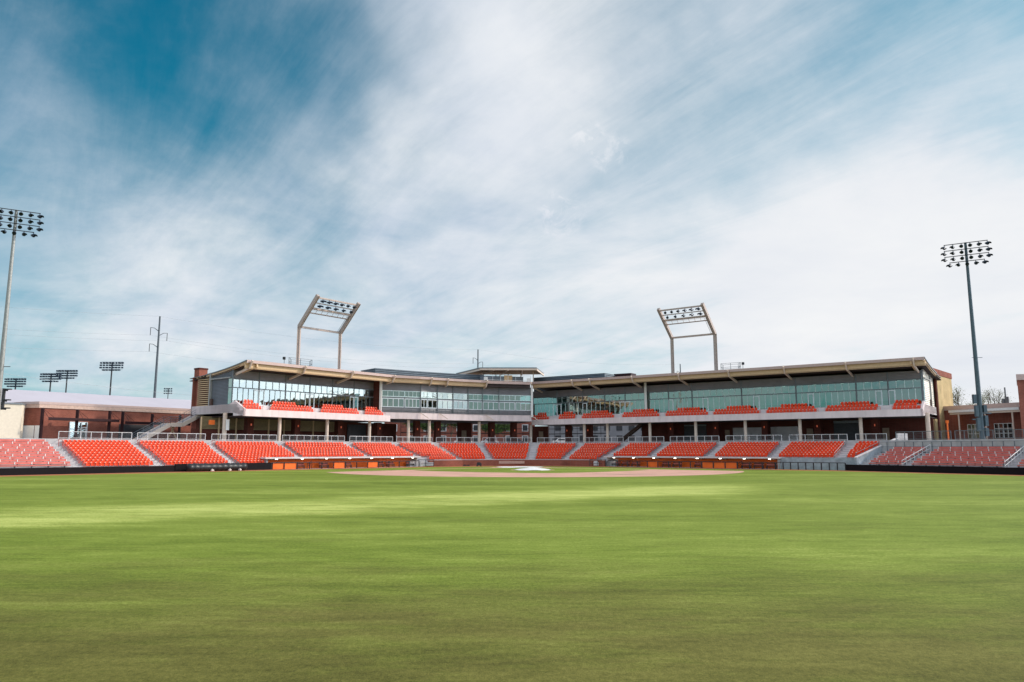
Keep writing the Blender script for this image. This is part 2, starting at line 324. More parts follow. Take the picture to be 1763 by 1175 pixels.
# plan of the front of the seating bowl
SF = [(-72, 69.2), (-57.5, 86), (-34.5, 112.5), (-17, 130.5), (-9, 137.8), (2, 141), (10, 139.3), (17.5, 132.8), (39.6, 113.5), (46.3, 107.6)]
BF = [(46.9, 105.9), (58.8, 87.3), (69.5, 70.6)]
TR = offset(SF[:4], -4.2) + [Vector((-6, 131.5)), Vector((2, 134.5)), Vector((9, 132.5))] + offset(SF[7:], -4.2) + offset(BF[1:], -3.6)
sheet('warning_track', [Vector(p) for p in SF + BF] + TR[::-1], .004, M['track'])
pts = []
for i in range(0, 41):
    a = math.radians(-123 + 246 * i / 40); pts.append((18.44 + 29.0 * math.cos(a), 29.0 * math.sin(a)))
pts = [p for p in pts if abs(p[1]) <= p[0] + 2.6]
pts = [fld(*p) for p in pts] + [fld(4, 5.2), fld(-1, 4), fld(-4, 0), fld(-1, -4), fld(4, -5.2)]
sheet('infield_dirt', pts, .009, M['dirt'])
pts = []
for i in range(72):
    a = 2 * math.pi * i / 72; c, s = math.cos(a), math.sin(a); e = 1.25
    k = (abs(c) ** e + abs(s) ** e) ** (-1 / e); pts.append(fld(18.6 + 15.0 * k * c, 17.0 * k * s))
sheet('infield_grass', pts, .014, M['grass2'])
tag(MB().poly([fld(18.44 + 3.2 * math.cos(i * .2618), 3.2 * math.sin(i * .2618)) for i in range(24)], .018).build('mound_dirt', M['dirt']), kind='structure')
# covers
def disc(name, a, b, r, h, sag, label, cat):
    m = MB(); c = fld(a, b); R = 6; n = 36; vs = []; fs = []
    for k in range(R + 1):
        q = k / R
        for i in range(n):
            t = 6.28319 * i / n; rr = r * q * (1 + .025 * math.sin(3 * t + a) + .015 * math.sin(7 * t))
            vs.append((c.x + rr * math.cos(t), c.y + rr * math.sin(t), .03 + h * (1 - q ** sag) + (.03 * math.sin(5 * t + 9 * q) * q)))
    for k in range(R):
        for i in range(n): fs.append((k * n + i, k * n + (i + 1) % n, (k + 1) * n + (i + 1) % n, (k + 1) * n + i))
    m.add(vs, fs); return tag(m.build(name, M['white'], smooth=True), label, cat)
disc('mound_cover', 18.44, 0, 2.75, .34, 1.3, 'white round cover over the raised pitcher mound', 'cover')
disc('plate_cover', .5, 0, 4.2, .06, 4, 'flat white cover lying over the home plate circle', 'cover')

# ------------------------------------------------------------------ lower bowl
TREAD, RISE, Z0, ROWS = .85, .30, .62, 10
LK = [offset(SF, TREAD * k) for k in range(ROWS + 3)]
BK = [offset(BF, TREAD * k) for k in range(ROWS + 3)]
def floorz(k): return Z0 + RISE * k
CONZ = 4.2
_b0, _b1 = hitpoly(LK[0], ratio(1476, 795)), hitpoly(LK[ROWS], ratio(1541, 755))
def to_wall(p, q):                    # extend p->q to the sloping wall line
    r = _b1 - _b0; e = q - p; den = e.x * r.y - e.y * r.x; w_ = _b0 - p
    return p + e * ((w_.x * r.y - w_.y * r.x) / den)
t = MB(); kstart = [0, 0, 3, 1, 1, 1, 1, 3, 3]
for i in range(len(SF) - 1):
    k0 = kstart[i]
    for k in range(k0, ROWS):
        a, b, c, d = LK[k][i], LK[k][i + 1], LK[k + 1][i + 1], LK[k + 1][i]
        if i == len(SF) - 2: b, c = to_wall(a, b), to_wall(d, c)
        zb = floorz(k0) - .5 if k0 == 3 else (floorz(k) - 2 * RISE if k > k0 else -.1)
        t.hexa([v3(p, zb) for p in (a, b, c, d)], [v3(p, floorz(k)) for p in (a, b, c, d)])
    a, b, c, d = LK[ROWS][i], LK[ROWS][i + 1], offset(SF, TREAD * ROWS + .25)[i + 1], offset(SF, TREAD * ROWS + .25)[i]
    if i == len(SF) - 2: b, c = to_wall(a, b), to_wall(d, c)
    t.hexa([v3(p, 2.5) for p in (a, b, c, d)], [v3(p, CONZ + .08) for p in (a, b, c, d)])
tag(t.build('concrete_terrace', M['conc']), 'grey stepped concrete terrace carrying the orange seats of the lower bowl', 'terrace')
BR = 7
t = MB()
for i in range(len(BF) - 1):
    for k in range(BR):
        a, b, c, d = BK[k][i], BK[k][i + 1], BK[k + 1][i + 1], BK[k + 1][i]
        if i == 0: a, d = to_wall(b, a), to_wall(c, d)
        t.hexa([v3(p, -.1) for p in (a, b, c, d)], [v3(p, floorz(k)) for p in (a, b, c, d)])
tag(t.build('concrete_terrace', M['conc']), 'low grey stepped terrace under the red benches on the right', 'terrace')
# sections: (name phrase, left-bottom px, k, left-top px, right-bottom px, k, right-top px)
SEC = [('the section between the benches and the tarp roll', 145, 0, 101, 272, 0, 225),
       ('the section above the tarp roll', 285, 0, 237, 400, 0, 352),
       ('the section beside the left dugout end', 412, 0, 365, 513, 3, 475),
       ('S4', 520, 3, 487, 633, 3, 592), ('S5', 640, 3, 603, 717, 3, 675), ('S6', 736, 1, 684, 790, 1, 743), ('S7', 795, 1, 752, 840, 1, 822),
       ('S8', 849, 1, 832, 908, 1, 914), ('S9', 920, 1, 926, 967, 1, 996), ('S10', 975, 1, 1006, 1028, 1, 1072), ('S11', 1052, 3, 1083, 1115, 3, 1142),
       ('S12', 1125, 3, 1155, 1213, 3, 1237), ('S13', 1225, 3, 1251, 1324, 3, 1345),
       ('the section above the grey wall on the right', 1336, 3, 1360, 1437, 3, 1458),
       ('the narrow section beside the sloping grey wall', 1452, 3, 1475, 1474, 3, 1526)]
def edgept(x_b, kb, x_t, r, K=LK, top=ROWS):
    a = hitpoly(K[kb], ratio(x_b, 795)); b = hitpoly(K[top], ratio(x_t, 762)); return a.lerp(b, (r - kb) / (top - kb))
def seat_mesh(folded=True):
    m = MB()
    # local: x along row, +y away from the field, origin on the tread
    def arc(y0, z0, z1, lean, bow, th, w):
        n = 4; vs = []
        for j, (z, yy) in enumerate(((z0, y0), ((z0 + z1) / 2, y0 + lean * .4), (z1, y0 + lean))):
            for i in range(n + 1):
                q = -1 + 2 * i / n; vs.append((w * q / 2 * (1 - .16 * (j == 2)), yy - bow * (q * q), z - .035 * (j == 2) * q ** 4))
            for i in range(n + 1):
                q = -1 + 2 * i / n; vs.append((w * q / 2 * (1 - .16 * (j == 2)), yy - bow * (q * q) + th, z - .035 * (j == 2) * q ** 4))
        fs = []; r = 2 * (n + 1)
        for j in range(2):
            for i in range(n):
                a = j * r + i; fs.append((a, a + 1, a + r + 1, a + r)); a += n + 1; fs.append((a, a + r, a + r + 1, a + 1))
            for i in (0, n):
                a = j * r + i; fs.append((a, a + n + 1, a + r + n + 1, a + r))
        for j in (0, 2):
            for i in range(n):
                a = j * r + i; fs.append((a, a + 1, a + n + 2, a + n + 1))
        m.add(vs, fs)
    arc(.55, .42, .84, .10, .05, .03, .45)      # backrest
    arc(.47, .30, .66, .04, .02, .05, .43)       # folded seat pan
    m.box((-.27, .62, .30), (.035, .06, .60)); nb = len(m.f); m.box((-.27, .47, .70), (.085, .34, .08))  # arm block whose pale colour paints a sky glint on each seat
    return m, nb
SM, NB = seat_mesh()
NF = len(SM.f)
seats = []   # (pos, angle, section index, row, number)
def in_cut(p, k): return k < 3 and (-35.9 < p.x < -14.5 or 15.8 < p.x < 47)
for si, (nm, xb, kb, xt, xb2, kb2, xt2) in enumerate(SEC):
    kmin = 0 if si <= 2 else min(kb, kb2)
    for k in range(kmin, ROWS):
        l = edgept(xb, kb, xt, k + .5); r = edgept(xb2, kb2, xt2, k + .5)
        # centre of tread
        d = r - l; L_ = d.length; d.normalize(); n = int((L_ - .3) / .545)
        back = Vector((-d.y, d.x)); st = (L_ - (n - 1) * .545) / 2
        for j in range(n):
            p = l + d * (st + j * .545) - back * .42
            if in_cut(p + back * .4, k) and si != 0 and si != 1: continue
            seats.append((v3(p, floorz(k)), math.atan2(d.y, d.x), si, k, j, n))
seats_low = sorted(seats, key=lambda s: s[0].y * 1.0 + abs(s[0].x) * 0)
ordw = ['', 'first', 'second', 'third', 'fourth', 'fifth', 'sixth', 'seventh', 'eighth', 'ninth', 'tenth', 'eleventh', 'twelfth', 'thirteenth', 'fourteenth',
        'fifteenth', 'sixteenth', 'seventeenth', 'eighteenth', 'nineteenth', 'twentieth']
def ordinal(n):
    if n <= 20: return ordw[n]
    t_ = {2: 'twenty', 3: 'thirty'}[n // 10]
    return t_ + ('-' + ordw[n % 10] if n % 10 else 'th')
first = None
rest = MB()
def add_seat(mb, p, a):
    c, s = math.cos(a), math.sin(a); n = len(mb.v)
    mb.v += [(p.x + x * c - y * s, p.y + x * s + y * c, p.z + z) for x, y, z in SM.v]; mb.f += [tuple(i + n for i in f) for f in SM.f]
for i, (p, a, si, k, j, n) in enumerate(seats_low):
    if i < 300:
        if first is None:
            me = bpy.data.meshes.new('stadium_seat'); me.from_pydata(SM.v, [], SM.f)
            bm = bmesh.new(); bm.from_mesh(me); bmesh.ops.recalc_face_normals(bm, faces=bm.faces); bm.to_mesh(me); bm.free()
            me.materials.append(M['seat']); me.materials.append(M['cap'])
            for f_ in me.polygons[NB:]: f_.material_index = 1
            first = bpy.data.objects.new('stadium_seat', me); o = first
        else: o = first.copy()
        COL.objects.link(o); o.location = p; o.rotation_euler = (0, 0, a + random.uniform(-.02, .02))
        short = {0: 'between benches and tarp roll', 1: 'above the tarp roll', 2: 'beside the left dugout', 13: 'above the grey wall', 14: 'beside the sloping wall'}.get(si, 'above the dugout')
        tag(o, f'orange folding seat, {ordinal(k + 1)} row up, {ordinal(j + 1)} from left, section {short}', 'seat', 'orange folding seats in the lower bowl')
    else: add_seat(rest, p, a)

# guard rails behind the bowl, aisle steps and aisle hand rails
LBACK = offset(SF, TREAD * ROWS + .12)
def rail_run(a, b, z, h, name, label, group, m=None, step=1.35, gap=0, mesh=True, cat='railing'):
    m = m or M['steel']; a, b = v3(a, z), v3(b, z); d = b - a; n = max(1, round(d.length / step))
    o = MB()
    o.beam(a + Vector((0, 0, h)), b + Vector((0, 0, h)), .07, .07); o.beam(a + Vector((0, 0, .12)), b + Vector((0, 0, .12)), .04, .05)
    for i in range(n + 1): p = a + d * (i / n); o.beam(p, p + Vector((0, 0, h - .03)), .075, .075)
    ob = tag(o.build(name, m), label, cat, group)
    if mesh:
        w = MB()
        for q in range(5): zz = .22 + (h - .3) * q / 4; w.beam(a + Vector((0, 0, zz)), b + Vector((0, 0, zz)), .012, .014)
        nn = int(d.length / .16)
        for i in range(nn): p = a + d * ((i + .5) / nn); w.beam(p + Vector((0, 0, .14)), p + Vector((0, 0, h - .04)), .010, .010)
        ORI[ob.name] = ob.location.copy(); w.build('mesh_infill', M['grey'], ob)
    return ob
nice = {3: 'first section over the left dugout', 4: 'right section over the left dugout', 5: 'section right of the left dugout', 6: 'section left of the middle one', 7: 'middle section behind home plate',
        8: 'section right of the middle one', 9: 'section left of the right dugout', 10: 'narrow section over the right dugout start', 11: 'middle section over the right dugout', 12: 'last section over the right dugout'}
for si, (nm, xb, kb, xt, xb2, kb2, xt2) in enumerate(SEC):
    a = hitpoly(LBACK, ratio(xt - 1, 760)); b = hitpoly(LBACK, ratio(xt2 + 1, 760))
    nn_ = nice.get(si, nm.replace('the ', '', 1))
    rail_run(a, b, CONZ + .08, .93, 'guard_rail', f'pale steel guard rail behind the {nn_}'.replace('the the', 'the'), 'guard rails along the concourse edge')
    # hand rail down the section's aisle edge
    left_side = si <= 7
    m = MB(); q = []
    for k in range(kmin if False else (0 if si < 3 else (1 if kb == 1 else 3)), ROWS + 1):
        e = edgept(xb, kb, xt, k) if left_side else edgept(xb2, kb2, xt2, k)
        q.append(v3(e, floorz(min(k, ROWS - 1)) ))
    for p in q[::2]: m.tube(p, p + Vector((0, 0, .88)), .035, n=6)
    for a_, b_ in zip(q[:-1], q[1:]): m.tube(a_ + Vector((0, 0, .88)), b_ + Vector((0, 0, .88)), .035, n=6); m.tube(a_ + Vector((0, 0, .48)), b_ + Vector((0, 0, .48)), .022, n=6)
    tag(m.build('hand_rail', M['grey'] if not left_side else M['bench']), f'hand rail stepping up the aisle by the {nn_}', 'railing', 'aisle hand rails')
# aisle steps (half steps between the risers)
for si in range(len(SEC) - 1):
    A, B = SEC[si], SEC[si + 1]; m = MB(); k0 = 0 if si < 2 else max(A[5], B[2])
    for k in range(k0, ROWS):
        for hf in (0, 1):
            l = edgept(A[4], A[5], A[6], k + hf * .5 + .02); r = edgept(B[1], B[2], B[3], k + hf * .5 + .02)
            if hf == 0: continue
            d = (r - l).normalized(); bk = Vector((-d.y, d.x))
            q = [l + d * .06, r - d * .06, r - d * .06 + bk * .42, l + d * .06 + bk * .42]
            m.hexa([v3(p, floorz(k) + .01) for p in q], [v3(p, floorz(k) + RISE * .5) for p in q])
    tag(m.build('aisle_steps', M['conc_l']), 'concrete aisle steps climbing on the right of ' + (['the section left of the tarp roll', 'the section above the tarp roll', 'the section beside the left dugout', 'the first full section over the left dugout', 'the right section over the left dugout', 'the section right of the left dugout', 'the section left of the middle one', 'the middle section behind the plate', 'the section right of the middle one', 'the section left of the right dugout', 'the narrow section starting the right dugout', 'the middle section over the right dugout', 'the last section over the right dugout', 'the section above the grey wall'][si]), 'steps', 'aisle steps in the lower bowl')
# bench sections: bare red planks with back planks on pale brackets
def benches(K, nrow, xb, xt, xb2, xt2, where):
    for k in range(nrow):
        def ed(a, b, r):
            p = hitpoly(K[0], ratio(a, 800)); q = hitpoly(K[nrow], ratio(b, 770)); return p.lerp(q, r / nrow)
        l, r = ed(xb, xt, k + .5), ed(xb2, xt2, k + .5); d = (r - l).normalized(); bk = Vector((-d.y, d.x)); l = l + d * .25; r = r - d * .25
        z = floorz(k); rt = empty('bleacher_bench', v3((l + r) / 2, z), f'red bleacher bench, {ordinal(k + 1)} row up, {where}', 'bench', 'red bleacher benches')
        MB().beam(v3(l, z + .43), v3(r, z + .43), .28, .13).build('seat_plank', M['bench'], rt)
        MB().beam(v3(l + bk * .2, z + .72), v3(r + bk * .2, z + .72), .035, .25).build('back_plank', M['bench'], rt)
        m = MB(); m2 = MB(); n = max(2, round((r - l).length / 1.75))
        for i in range(n + 1):
            p = l.lerp(r, (i + (.35 if k % 2 else .05)) / (n + .4)); m2.beam(v3(p, z), v3(p, z + .36), .10, .10); m2.beam(v3(p + bk * .235, z + .05), v3(p + bk * .235, z + .86), .07, .035)
            m.box((*(p + bk * .165), z + .71), (.085, .03, .28), math.atan2(d.y, d.x))
        m.build('bracket', M['white'], rt); m2.build('leg', M['grey'], rt)
benches(LK, ROWS, -40, -75, 128, 80, 'far left')
benches(BK, BR, 1490, 1537, 1551, 1598, 'beside the sloping grey wall')
benches(BK, BR, 1563, 1614, 1726, 1761, 'block under the right pole')
benches(BK, BR, 1745, 1780, 1860, 1900, 'at the far right edge')
for xb, xt, w_ in ((1553, 1602, 'between the two right bench blocks'), (1730, 1768, 'at the right edge of the wide bench block')):
    m = MB(); p0 = hitpoly(BK[0], ratio(xb, 800)); p1 = hitpoly(BK[BR], ratio(xt, 770))
    for i in range(8):
        p = p0.lerp(p1, i / 7); z = floorz(0) + RISE * 7 * i / 7 - .1; m.tube(v3(p, z), v3(p, z + .95), .04, n=6)
        if i: m.tube(v3(pp, zp + .95), v3(p, z + .95), .04, n=6); m.tube(v3(pp, zp + .5), v3(p, z + .5), .03, n=6)
        pp, zp = p, z
    tag(m.build('hand_rail', M['steel']), 'grey aisle hand rail ' + w_, 'railing', 'aisle hand rails')

# ------------------------------------------------------------------ walls round the field
def poly_wall(P, z1, th, name, m, label, cat, z0=-.1):
    b = MB()
    Q = offset(P, th)
    for i in range(len(P) - 1):
        b.hexa([v3(P[i], z0), v3(P[i + 1], z0), v3(Q[i + 1], z0), v3(Q[i], z0)], [v3(P[i], z1), v3(P[i + 1], z1), v3(Q[i + 1], z1), v3(Q[i], z1)])
    return tag(b.build(name, m), label, cat)
FRONT = offset(SF, -.22)
cL, cD0, cD1 = hitpoly(FRONT, ratio(470, 808)), hitpoly(FRONT, ratio(463, 808)), hitpoly(FRONT, ratio(722, 804))
poly_wall([FRONT[0], FRONT[1], hitpoly(FRONT, ratio(302, 812))], .80, .2, 'field_wall', M['black'], 'long black padded field wall below the left benches and seats', 'wall')
a = hitpoly(FRONT, ratio(302.4, 812)); poly_wall([a - Vector((0, .12)), cL - Vector((0, .12))], 1.02, .32, 'field_wall', M['black'], 'slightly taller black padded wall behind the tarp roll', 'wall')
w = poly_wall([FRONT[3] + Vector((2.4, 3.0)), *FRONT[4:7], FRONT[7] + Vector((-1.2, 1.2))], 1.05, .3, 'backstop_wall', M['brick'], 'low red brick wall behind home plate with a blank pale panel', 'wall')
cap = MB(); Q0 = offset([FRONT[3] + Vector((2.4, 3.0)), *FRONT[4:7], FRONT[7] + Vector((-1.2, 1.2))], -.03); Q1 = offset(Q0, .36)
for i in range(len(Q0) - 1): cap.hexa([v3(Q0[i], 1.052), v3(Q0[i + 1], 1.052), v3(Q1[i + 1], 1.052), v3(Q1[i], 1.052)], [v3(Q0[i], 1.13), v3(Q0[i + 1], 1.13), v3(Q1[i + 1], 1.13), v3(Q1[i], 1.13)])
cap.build('coping', M['conc_l'], w)
a, b = hitpoly(FRONT, ratio(859, 800)), hitpoly(FRONT, ratio(881, 800)); c = hitpoly(FRONT, ratio(903, 800))
m = MB(); m.wall(a + Vector((0, -.05)), b + Vector((0, -.05)), .36, .84, .1); m.wall(b + Vector((0, -.05)), c + Vector((0, -.05)), .36, .84, .1)
m.build('blank_panel', mat('salmon_panel', (.52, .33, .27), .7), w)
# right side: camera well wall, sloping wall, black wall
g0, g1 = hitpoly(FRONT, ratio(1336, 808)), hitpoly(FRONT, ratio(1456, 808)); dg = (g1 - g0).normalized(); bg_ = Vector((-dg.y, dg.x))
m = MB(); m.wall(g0 + bg_ * 1.4, g1 + bg_ * 1.4 + dg * 1.6, -.1, 1.72, .3)
tag(m.build('concrete_wall', M['conc_d']), 'stained grey concrete wall with black fence posts in front, right of the dugout', 'wall')
fr = empty('field_fence', v3(g0, 0), 'black post and rail fence in front of the stained grey wall', 'fence')
m = MB(); n = 9
for i in range(n + 1): p = g0.lerp(g1, i / n); m.beam(v3(p, 0), v3(p, 1.0), .13, .13)
m.build('post', M['dark'], fr); MB().beam(v3(g0, 1.04), v3(g1, 1.04), .12, .10).build('top_rail', M['dark'], fr)
w0 = g1 + bg_ * .2 + dg * .1; 
b0, b1 = hitpoly(LK[0], ratio(1476, 795)), hitpoly(LK[ROWS], ratio(1541, 755))
e = (b1 - b0).normalized(); m = MB(); b0 = b0 - e * .6
m.wall(b0, b1, (-.1, -.1), (1.75, CONZ + .25), -.35); tag(m.build('concrete_wall', M['conc_d']), 'sloping grey concrete wall between the last orange seats and the right benches', 'wall')
m = MB(); m.wall(b0 + Vector((-.03, 0)), b1 + Vector((-.03, 0)), (1.752, CONZ + .252), (1.86, CONZ + .36), -.42); tag(m.build('wall_coping', M['conc_l']), 'pale coping running down the sloping concrete wall', 'coping')
BFo = offset(BF, -.22)
poly_wall([g1 + dg * .05, BFo[0], BFo[1], BFo[2]], .84, .25, 'field_wall', M['black'], 'long black padded field wall below the red benches on the right', 'wall')
pv = [b1 - e * .4, b1 + Vector((3.6, -3.2)), b1 + Vector((8, 4)), b1 + Vector((1, 6))]
tag(MB().poly(pv, 1.0, CONZ + .01).build('concrete_landing', M['conc']), 'concrete landing behind the top of the sloping wall', 'landing')
m = MB(); m.wall(b1 + e * .2, b1 + e * 2.6, CONZ + .015, CONZ + 1.05, -.3); tag(m.build('concrete_parapet', M['conc']), 'short concrete parapet block at the top of the sloping wall', 'wall')
# upper concrete wall with rail behind the right benches
U0 = offset(BF, TREAD * BR + .3); ub = [to_wall(U0[1], U0[0]), *U0[1:]]
w = poly_wall(ub, CONZ, .3, 'concrete_wall', M['conc'], 'pale grey retaining wall with a wire mesh face above the right benches', 'wall', 1.0)
m = MB(); Uf = offset(ub, -.25)
for i in range(len(ub) - 1):
    A, B = Uf[i], Uf[i + 1]; n = int((B - A).length / 1.2)
    for j in range(n + 1): p = A.lerp(B, j / n); m.beam(v3(p, floorz(BR - 1)), v3(p, CONZ - .25), .07, .07)
    for z in (floorz(BR - 1) + .1, 3.3, CONZ - .25): m.beam(v3(A, z), v3(B, z), .05, .05)
tag(m.build('mesh_fence', M['grey']), 'blue grey mesh fence standing in front of the right retaining wall', 'fence')
for x0, x1, lb in ((1541, 1636, 'grey guard rail left of the right light pole, by the tan column'), (1643, 1900, 'grey guard rail on the terrace edge under the right light pole')):
    a, b = hitpoly(ub, ratio(x0, 750)), hitpoly(ub, ratio(x1, 750)); bk = Vector((.8, .5))
    rail_run(a + bk * .2, b + bk * .2, CONZ, 1.15, 'guard_rail', lb, 'guard rails along the concourse edge', M['grey'], 1.2)

# tarp roll
a, b = hitpoly(FRONT, ratio(318, 811)) + Vector((.75, -1.0)), hitpoly(FRONT, ratio(418, 808)) + Vector((.75, -1.0))
rt = empty('tarp_roll', v3(a, 0), 'long black rolled field tarp lying against the black wall', 'tarp roll')
m = MB(); n = 40; k = 14; vs = []; fs = []
for i in range(n + 1):
    p = a.lerp(b, i / n); d = (b - a).normalized(); bk = Vector((-d.y, d.x)); rr = .54 * (1 - .12 * (i in (0, n))) + .03 * math.sin(i * 1.7) + random.uniform(-.02, .02)
    for j in range(k):
        t_ = 6.28319 * j / k; q = p + bk * (rr * 1.12 * math.cos(t_)); vs.append((q.x, q.y, max(.0, .54 + rr * math.sin(t_) * (1 + .05 * math.sin(i * .9 + j)))))
for i in range(n):
    for j in range(k): fs.append((i * k + j, i * k + (j + 1) % k, (i + 1) * k + (j + 1) % k, (i + 1) * k + j))
fs += [tuple(range(k)), tuple(range(n * k, n * k + k))]
m.add(vs, fs).build('rolled_sheet', M['tarp'], rt, smooth=True)
for f in (.42, .72, .9):
    p = a.lerp(b, f) + Vector((.2, -.62)); m = MB(); m.box((p.x, p.y, .12), (.42, .3, .22), .5 + f); m.box((p.x, p.y, .27), (.26, .18, .10), .5 + f)
    tag(m.build('sand_bag', mat('bag_cloth', (.6, .52, .48), .9), bevel=.05), ['left','middle','right'][int(f*3-.3)]+' pale weight bag at the foot of the tarp roll', 'bag', 'pale weight bags by the tarp roll')

# ------------------------------------------------------------------ dugouts
def dugout(p0, p1, side, panels):
    d = (p1 - p0).normalized(); bk = Vector((-d.y, d.x)); L_ = (p1 - p0).length
    rt = empty('dugout', v3(p0, 0), f'long low orange walled dugout under a grey slab, {side}', 'dugout')
    P = lambda t, s: p0 + d * t + bk * s
    def hx(t0, t1, s0, s1, z0, z1, name, m, bev=0):
        return MB().hexa([v3(P(t0, s0), z0), v3(P(t1, s0), z0), v3(P(t1, s1), z0), v3(P(t0, s1), z0)], [v3(P(t0, s0), z1), v3(P(t1, s0), z1), v3(P(t1, s1), z1), v3(P(t0, s1), z1)]).build(name, m, rt, bevel=bev)
    hx(-.9, L_ + .5, .15, 2.95, 1.55, 1.76, 'roof_slab', M['conc_l'], .02)
    hx(0, L_, 1.95, 2.75, 0, 1.548, 'back_wall', M['orange'])
    hx(-.5, -.25, .6, 2.75, 0, 1.548, 'end_wall', M['conc']); hx(L_ + .05, L_ + .3, .9, 2.75, 0, 1.548, 'end_wall', M['conc'])
    hx(0, L_, .5, 1.94, .004, .03, 'floor', M['conc_d'])
    m = MB(); n = round(L_ / 2.05)
    for i in range(n + 1): m.beam(v3(P(L_ * i / n, .1), 0), v3(P(L_ * i / n, .1), .98), .14, .12)
    m.build('fence_post', M['dark'], rt)
    m = MB(); m.beam(v3(P(0, .1), 1.0), v3(P(L_, .1), 1.0), .12, .11); m.build('top_rail', M['dark'], rt)
    for i in panels: hx(L_ * i / n + .1, L_ * (i + 1) / n - .1, .16, .2, .05, .9, 'orange_panel', M['orange'])
    for i in range(0, n, 1):
        if i in panels or i % 4 == 3: continue
        c = L_ * (i + .5) / n
        b = MB(); 
        for z in (.32, .48): b.beam(v3(P(c - .75, 1.0), z), v3(P(c + .75, 1.0), z), .12, .07)
        b.beam(v3(P(c - .8, 1.4), .78), v3(P(c + .8, 1.4), .78), .05, .12)
        for q in (-.7, .7): b.beam(v3(P(c + q, 1.0), 0), v3(P(c + q, 1.0), .45), .09, .07); b.beam(v3(P(c + q, 1.3), 0), v3(P(c + q, 1.44), .88), .09, .07)
        o = b.build('bench_unit', M['dark'], rt)
        MB().beam(v3(P(c - .8, 1.3), .64), v3(P(c + .8, 1.3), .64), .03, .16).build('back_slat', M['bench'], o)
    for i in range(0, n, 2):
        c = L_ * (i + .5) / n; MB().hexa([v3(P(c - .16, .45), 1.47), v3(P(c + .16, .45), 1.47), v3(P(c + .16, .6), 1.47), v3(P(c - .16, .6), 1.47)], [v3(P(c - .16, .45), 1.54), v3(P(c + .16, .45), 1.54), v3(P(c + .16, .6), 1.54), v3(P(c - .16, .6), 1.54)]).build('ceiling_lamp', M['lampdug'], rt)
        MB().hexa([v3(P(c - .7, 1.2), 1.42), v3(P(c + .7, 1.2), 1.42), v3(P(c + .7, 1.6), 1.42), v3(P(c - .7, 1.6), 1.42)], [v3(P(c - .7, 1.2), 1.54), v3(P(c + .7, 1.2), 1.54), v3(P(c + .7, 1.6), 1.54), v3(P(c - .7, 1.6), 1.54)]).build('ceiling_panel', M['grey'], rt)
    # steps rail
    q = L_ * (.22 if side.startswith('left') else .80); b = MB()
    for s_, z_ in ((0, 1.0), (.5, .8)): b.tube(v3(P(q + s_ * 1.6, .3), 0), v3(P(q + s_ * 1.6, .3), z_), .035)
    b.tube(v3(P(q, .3), .35), v3(P(q + .8, .3), .95), .035); b.tube(v3(P(q, .3), .65), v3(P(q + .8, .3), 1.25), .035); b.build('step_rail', M['dark'], rt)
    return P, L_
dugout(cD0 + Vector((.3, .1)), cD1, 'left side of the field', (0, 1, 5, 8))
r0, r1 = hitpoly(FRONT, ratio(1046, 804)), g0 - dg * .15
dugout(r0, r1, 'right side of the field', (4, 9, 10, 11))
# equipment bays at the inner dugout ends
for p, lb in ((cD1 + Vector((.9, 1.6)), 'black framed equipment cage at the inner end of the left dugout'), (r0 + Vector((-1.6, .9)), 'black framed equipment cage at the inner end of the right dugout')):
    m = MB()
    for x in (-1.4, 0, 1.4):
        m.beam((p.x + x, p.y, 0), (p.x + x, p.y, 1.15), .09, .09)
    m.beam((p.x - 1.4, p.y, 1.15), (p.x + 1.4, p.y, 1.15), .09, .09); m.beam((p.x - 1.4, p.y, .5), (p.x + 1.4, p.y, .5), .05, .05)
    o = tag(m.build('equipment_cage', M['dark']), lb, 'cage')
    mm = MB(); mm.box((p.x + .3, p.y + .7, .42), (1.9, .5, .6), .1); mm.box((p.x - .2, p.y + .7, .8), (.8, .4, .2), .1); mm.build('equipment_bin', M['steel'], o)
# small items by the brick wall
p = at(825, 800, 134); m = MB(); m.box((p.x, p.y, .35), (.85, .5, .4)); m.box((p.x - .05, p.y, .62), (.6, .35, .16)); m.tube((p.x - .35, p.y - .27, .13), (p.x - .35, p.y - .2, .13), .13, n=12); m.tube((p.x + .3, p.y - .27, .13), (p.x + .3, p.y - .2, .13), .13, n=12)
tag(m.build('equipment_cart', M['dark']), 'small dark cart parked before the brick backstop wall', 'cart')
p = at(803, 801, 134); m = MB(); m.box((p.x, p.y, .12), (1.3, .35, .12)); m.box((p.x - .3, p.y, .24), (.4, .2, .14)); m.box((p.x + .35, p.y, .22), (.3, .25, .12)); tag(m.build('equipment_bag', M['dark']), 'low dark kit bag lying left of the small cart', 'bag')
p = at(1163, 744, 150)
# ------------------------------------------------------------------ ground outside the bowl
inner = [Vector((-84, 60)), Vector((-80, 64))] + offset(SF, TREAD * ROWS + .2)[1:-1] + [hitpoly(offset(SF, TREAD * ROWS + .2), ratio(1536, 757))] + offset(BF, TREAD * BR + .45)[0:1] + offset(BF, TREAD * BR + .45)[1:] + [Vector((84, 55))]
def ring(k0, k1):
    C = Vector((0, 70)); f = lambda p, k: p + (p - C).normalized() * k
    return [f(p, k0) for p in inner], [f(p, k1) for p in inner]
for nm, k0, k1, z, mt_ in (('concourse_floor', 0, 45, CONZ, 'conc'), ('parking_lot', 45, 150, CONZ - .01, 'asphalt'), ('outer_ground', 150, 3500, CONZ - .02, 'land')):
    A, B = ring(k0, k1); m = MB()
    for i in range(len(A) - 1): m.add([v3(A[i], z), v3(A[i + 1], z), v3(B[i + 1], z), v3(B[i], z)], [(0, 1, 2, 3)])
    tag(m.build(nm, M[mt_]), kind='structure')

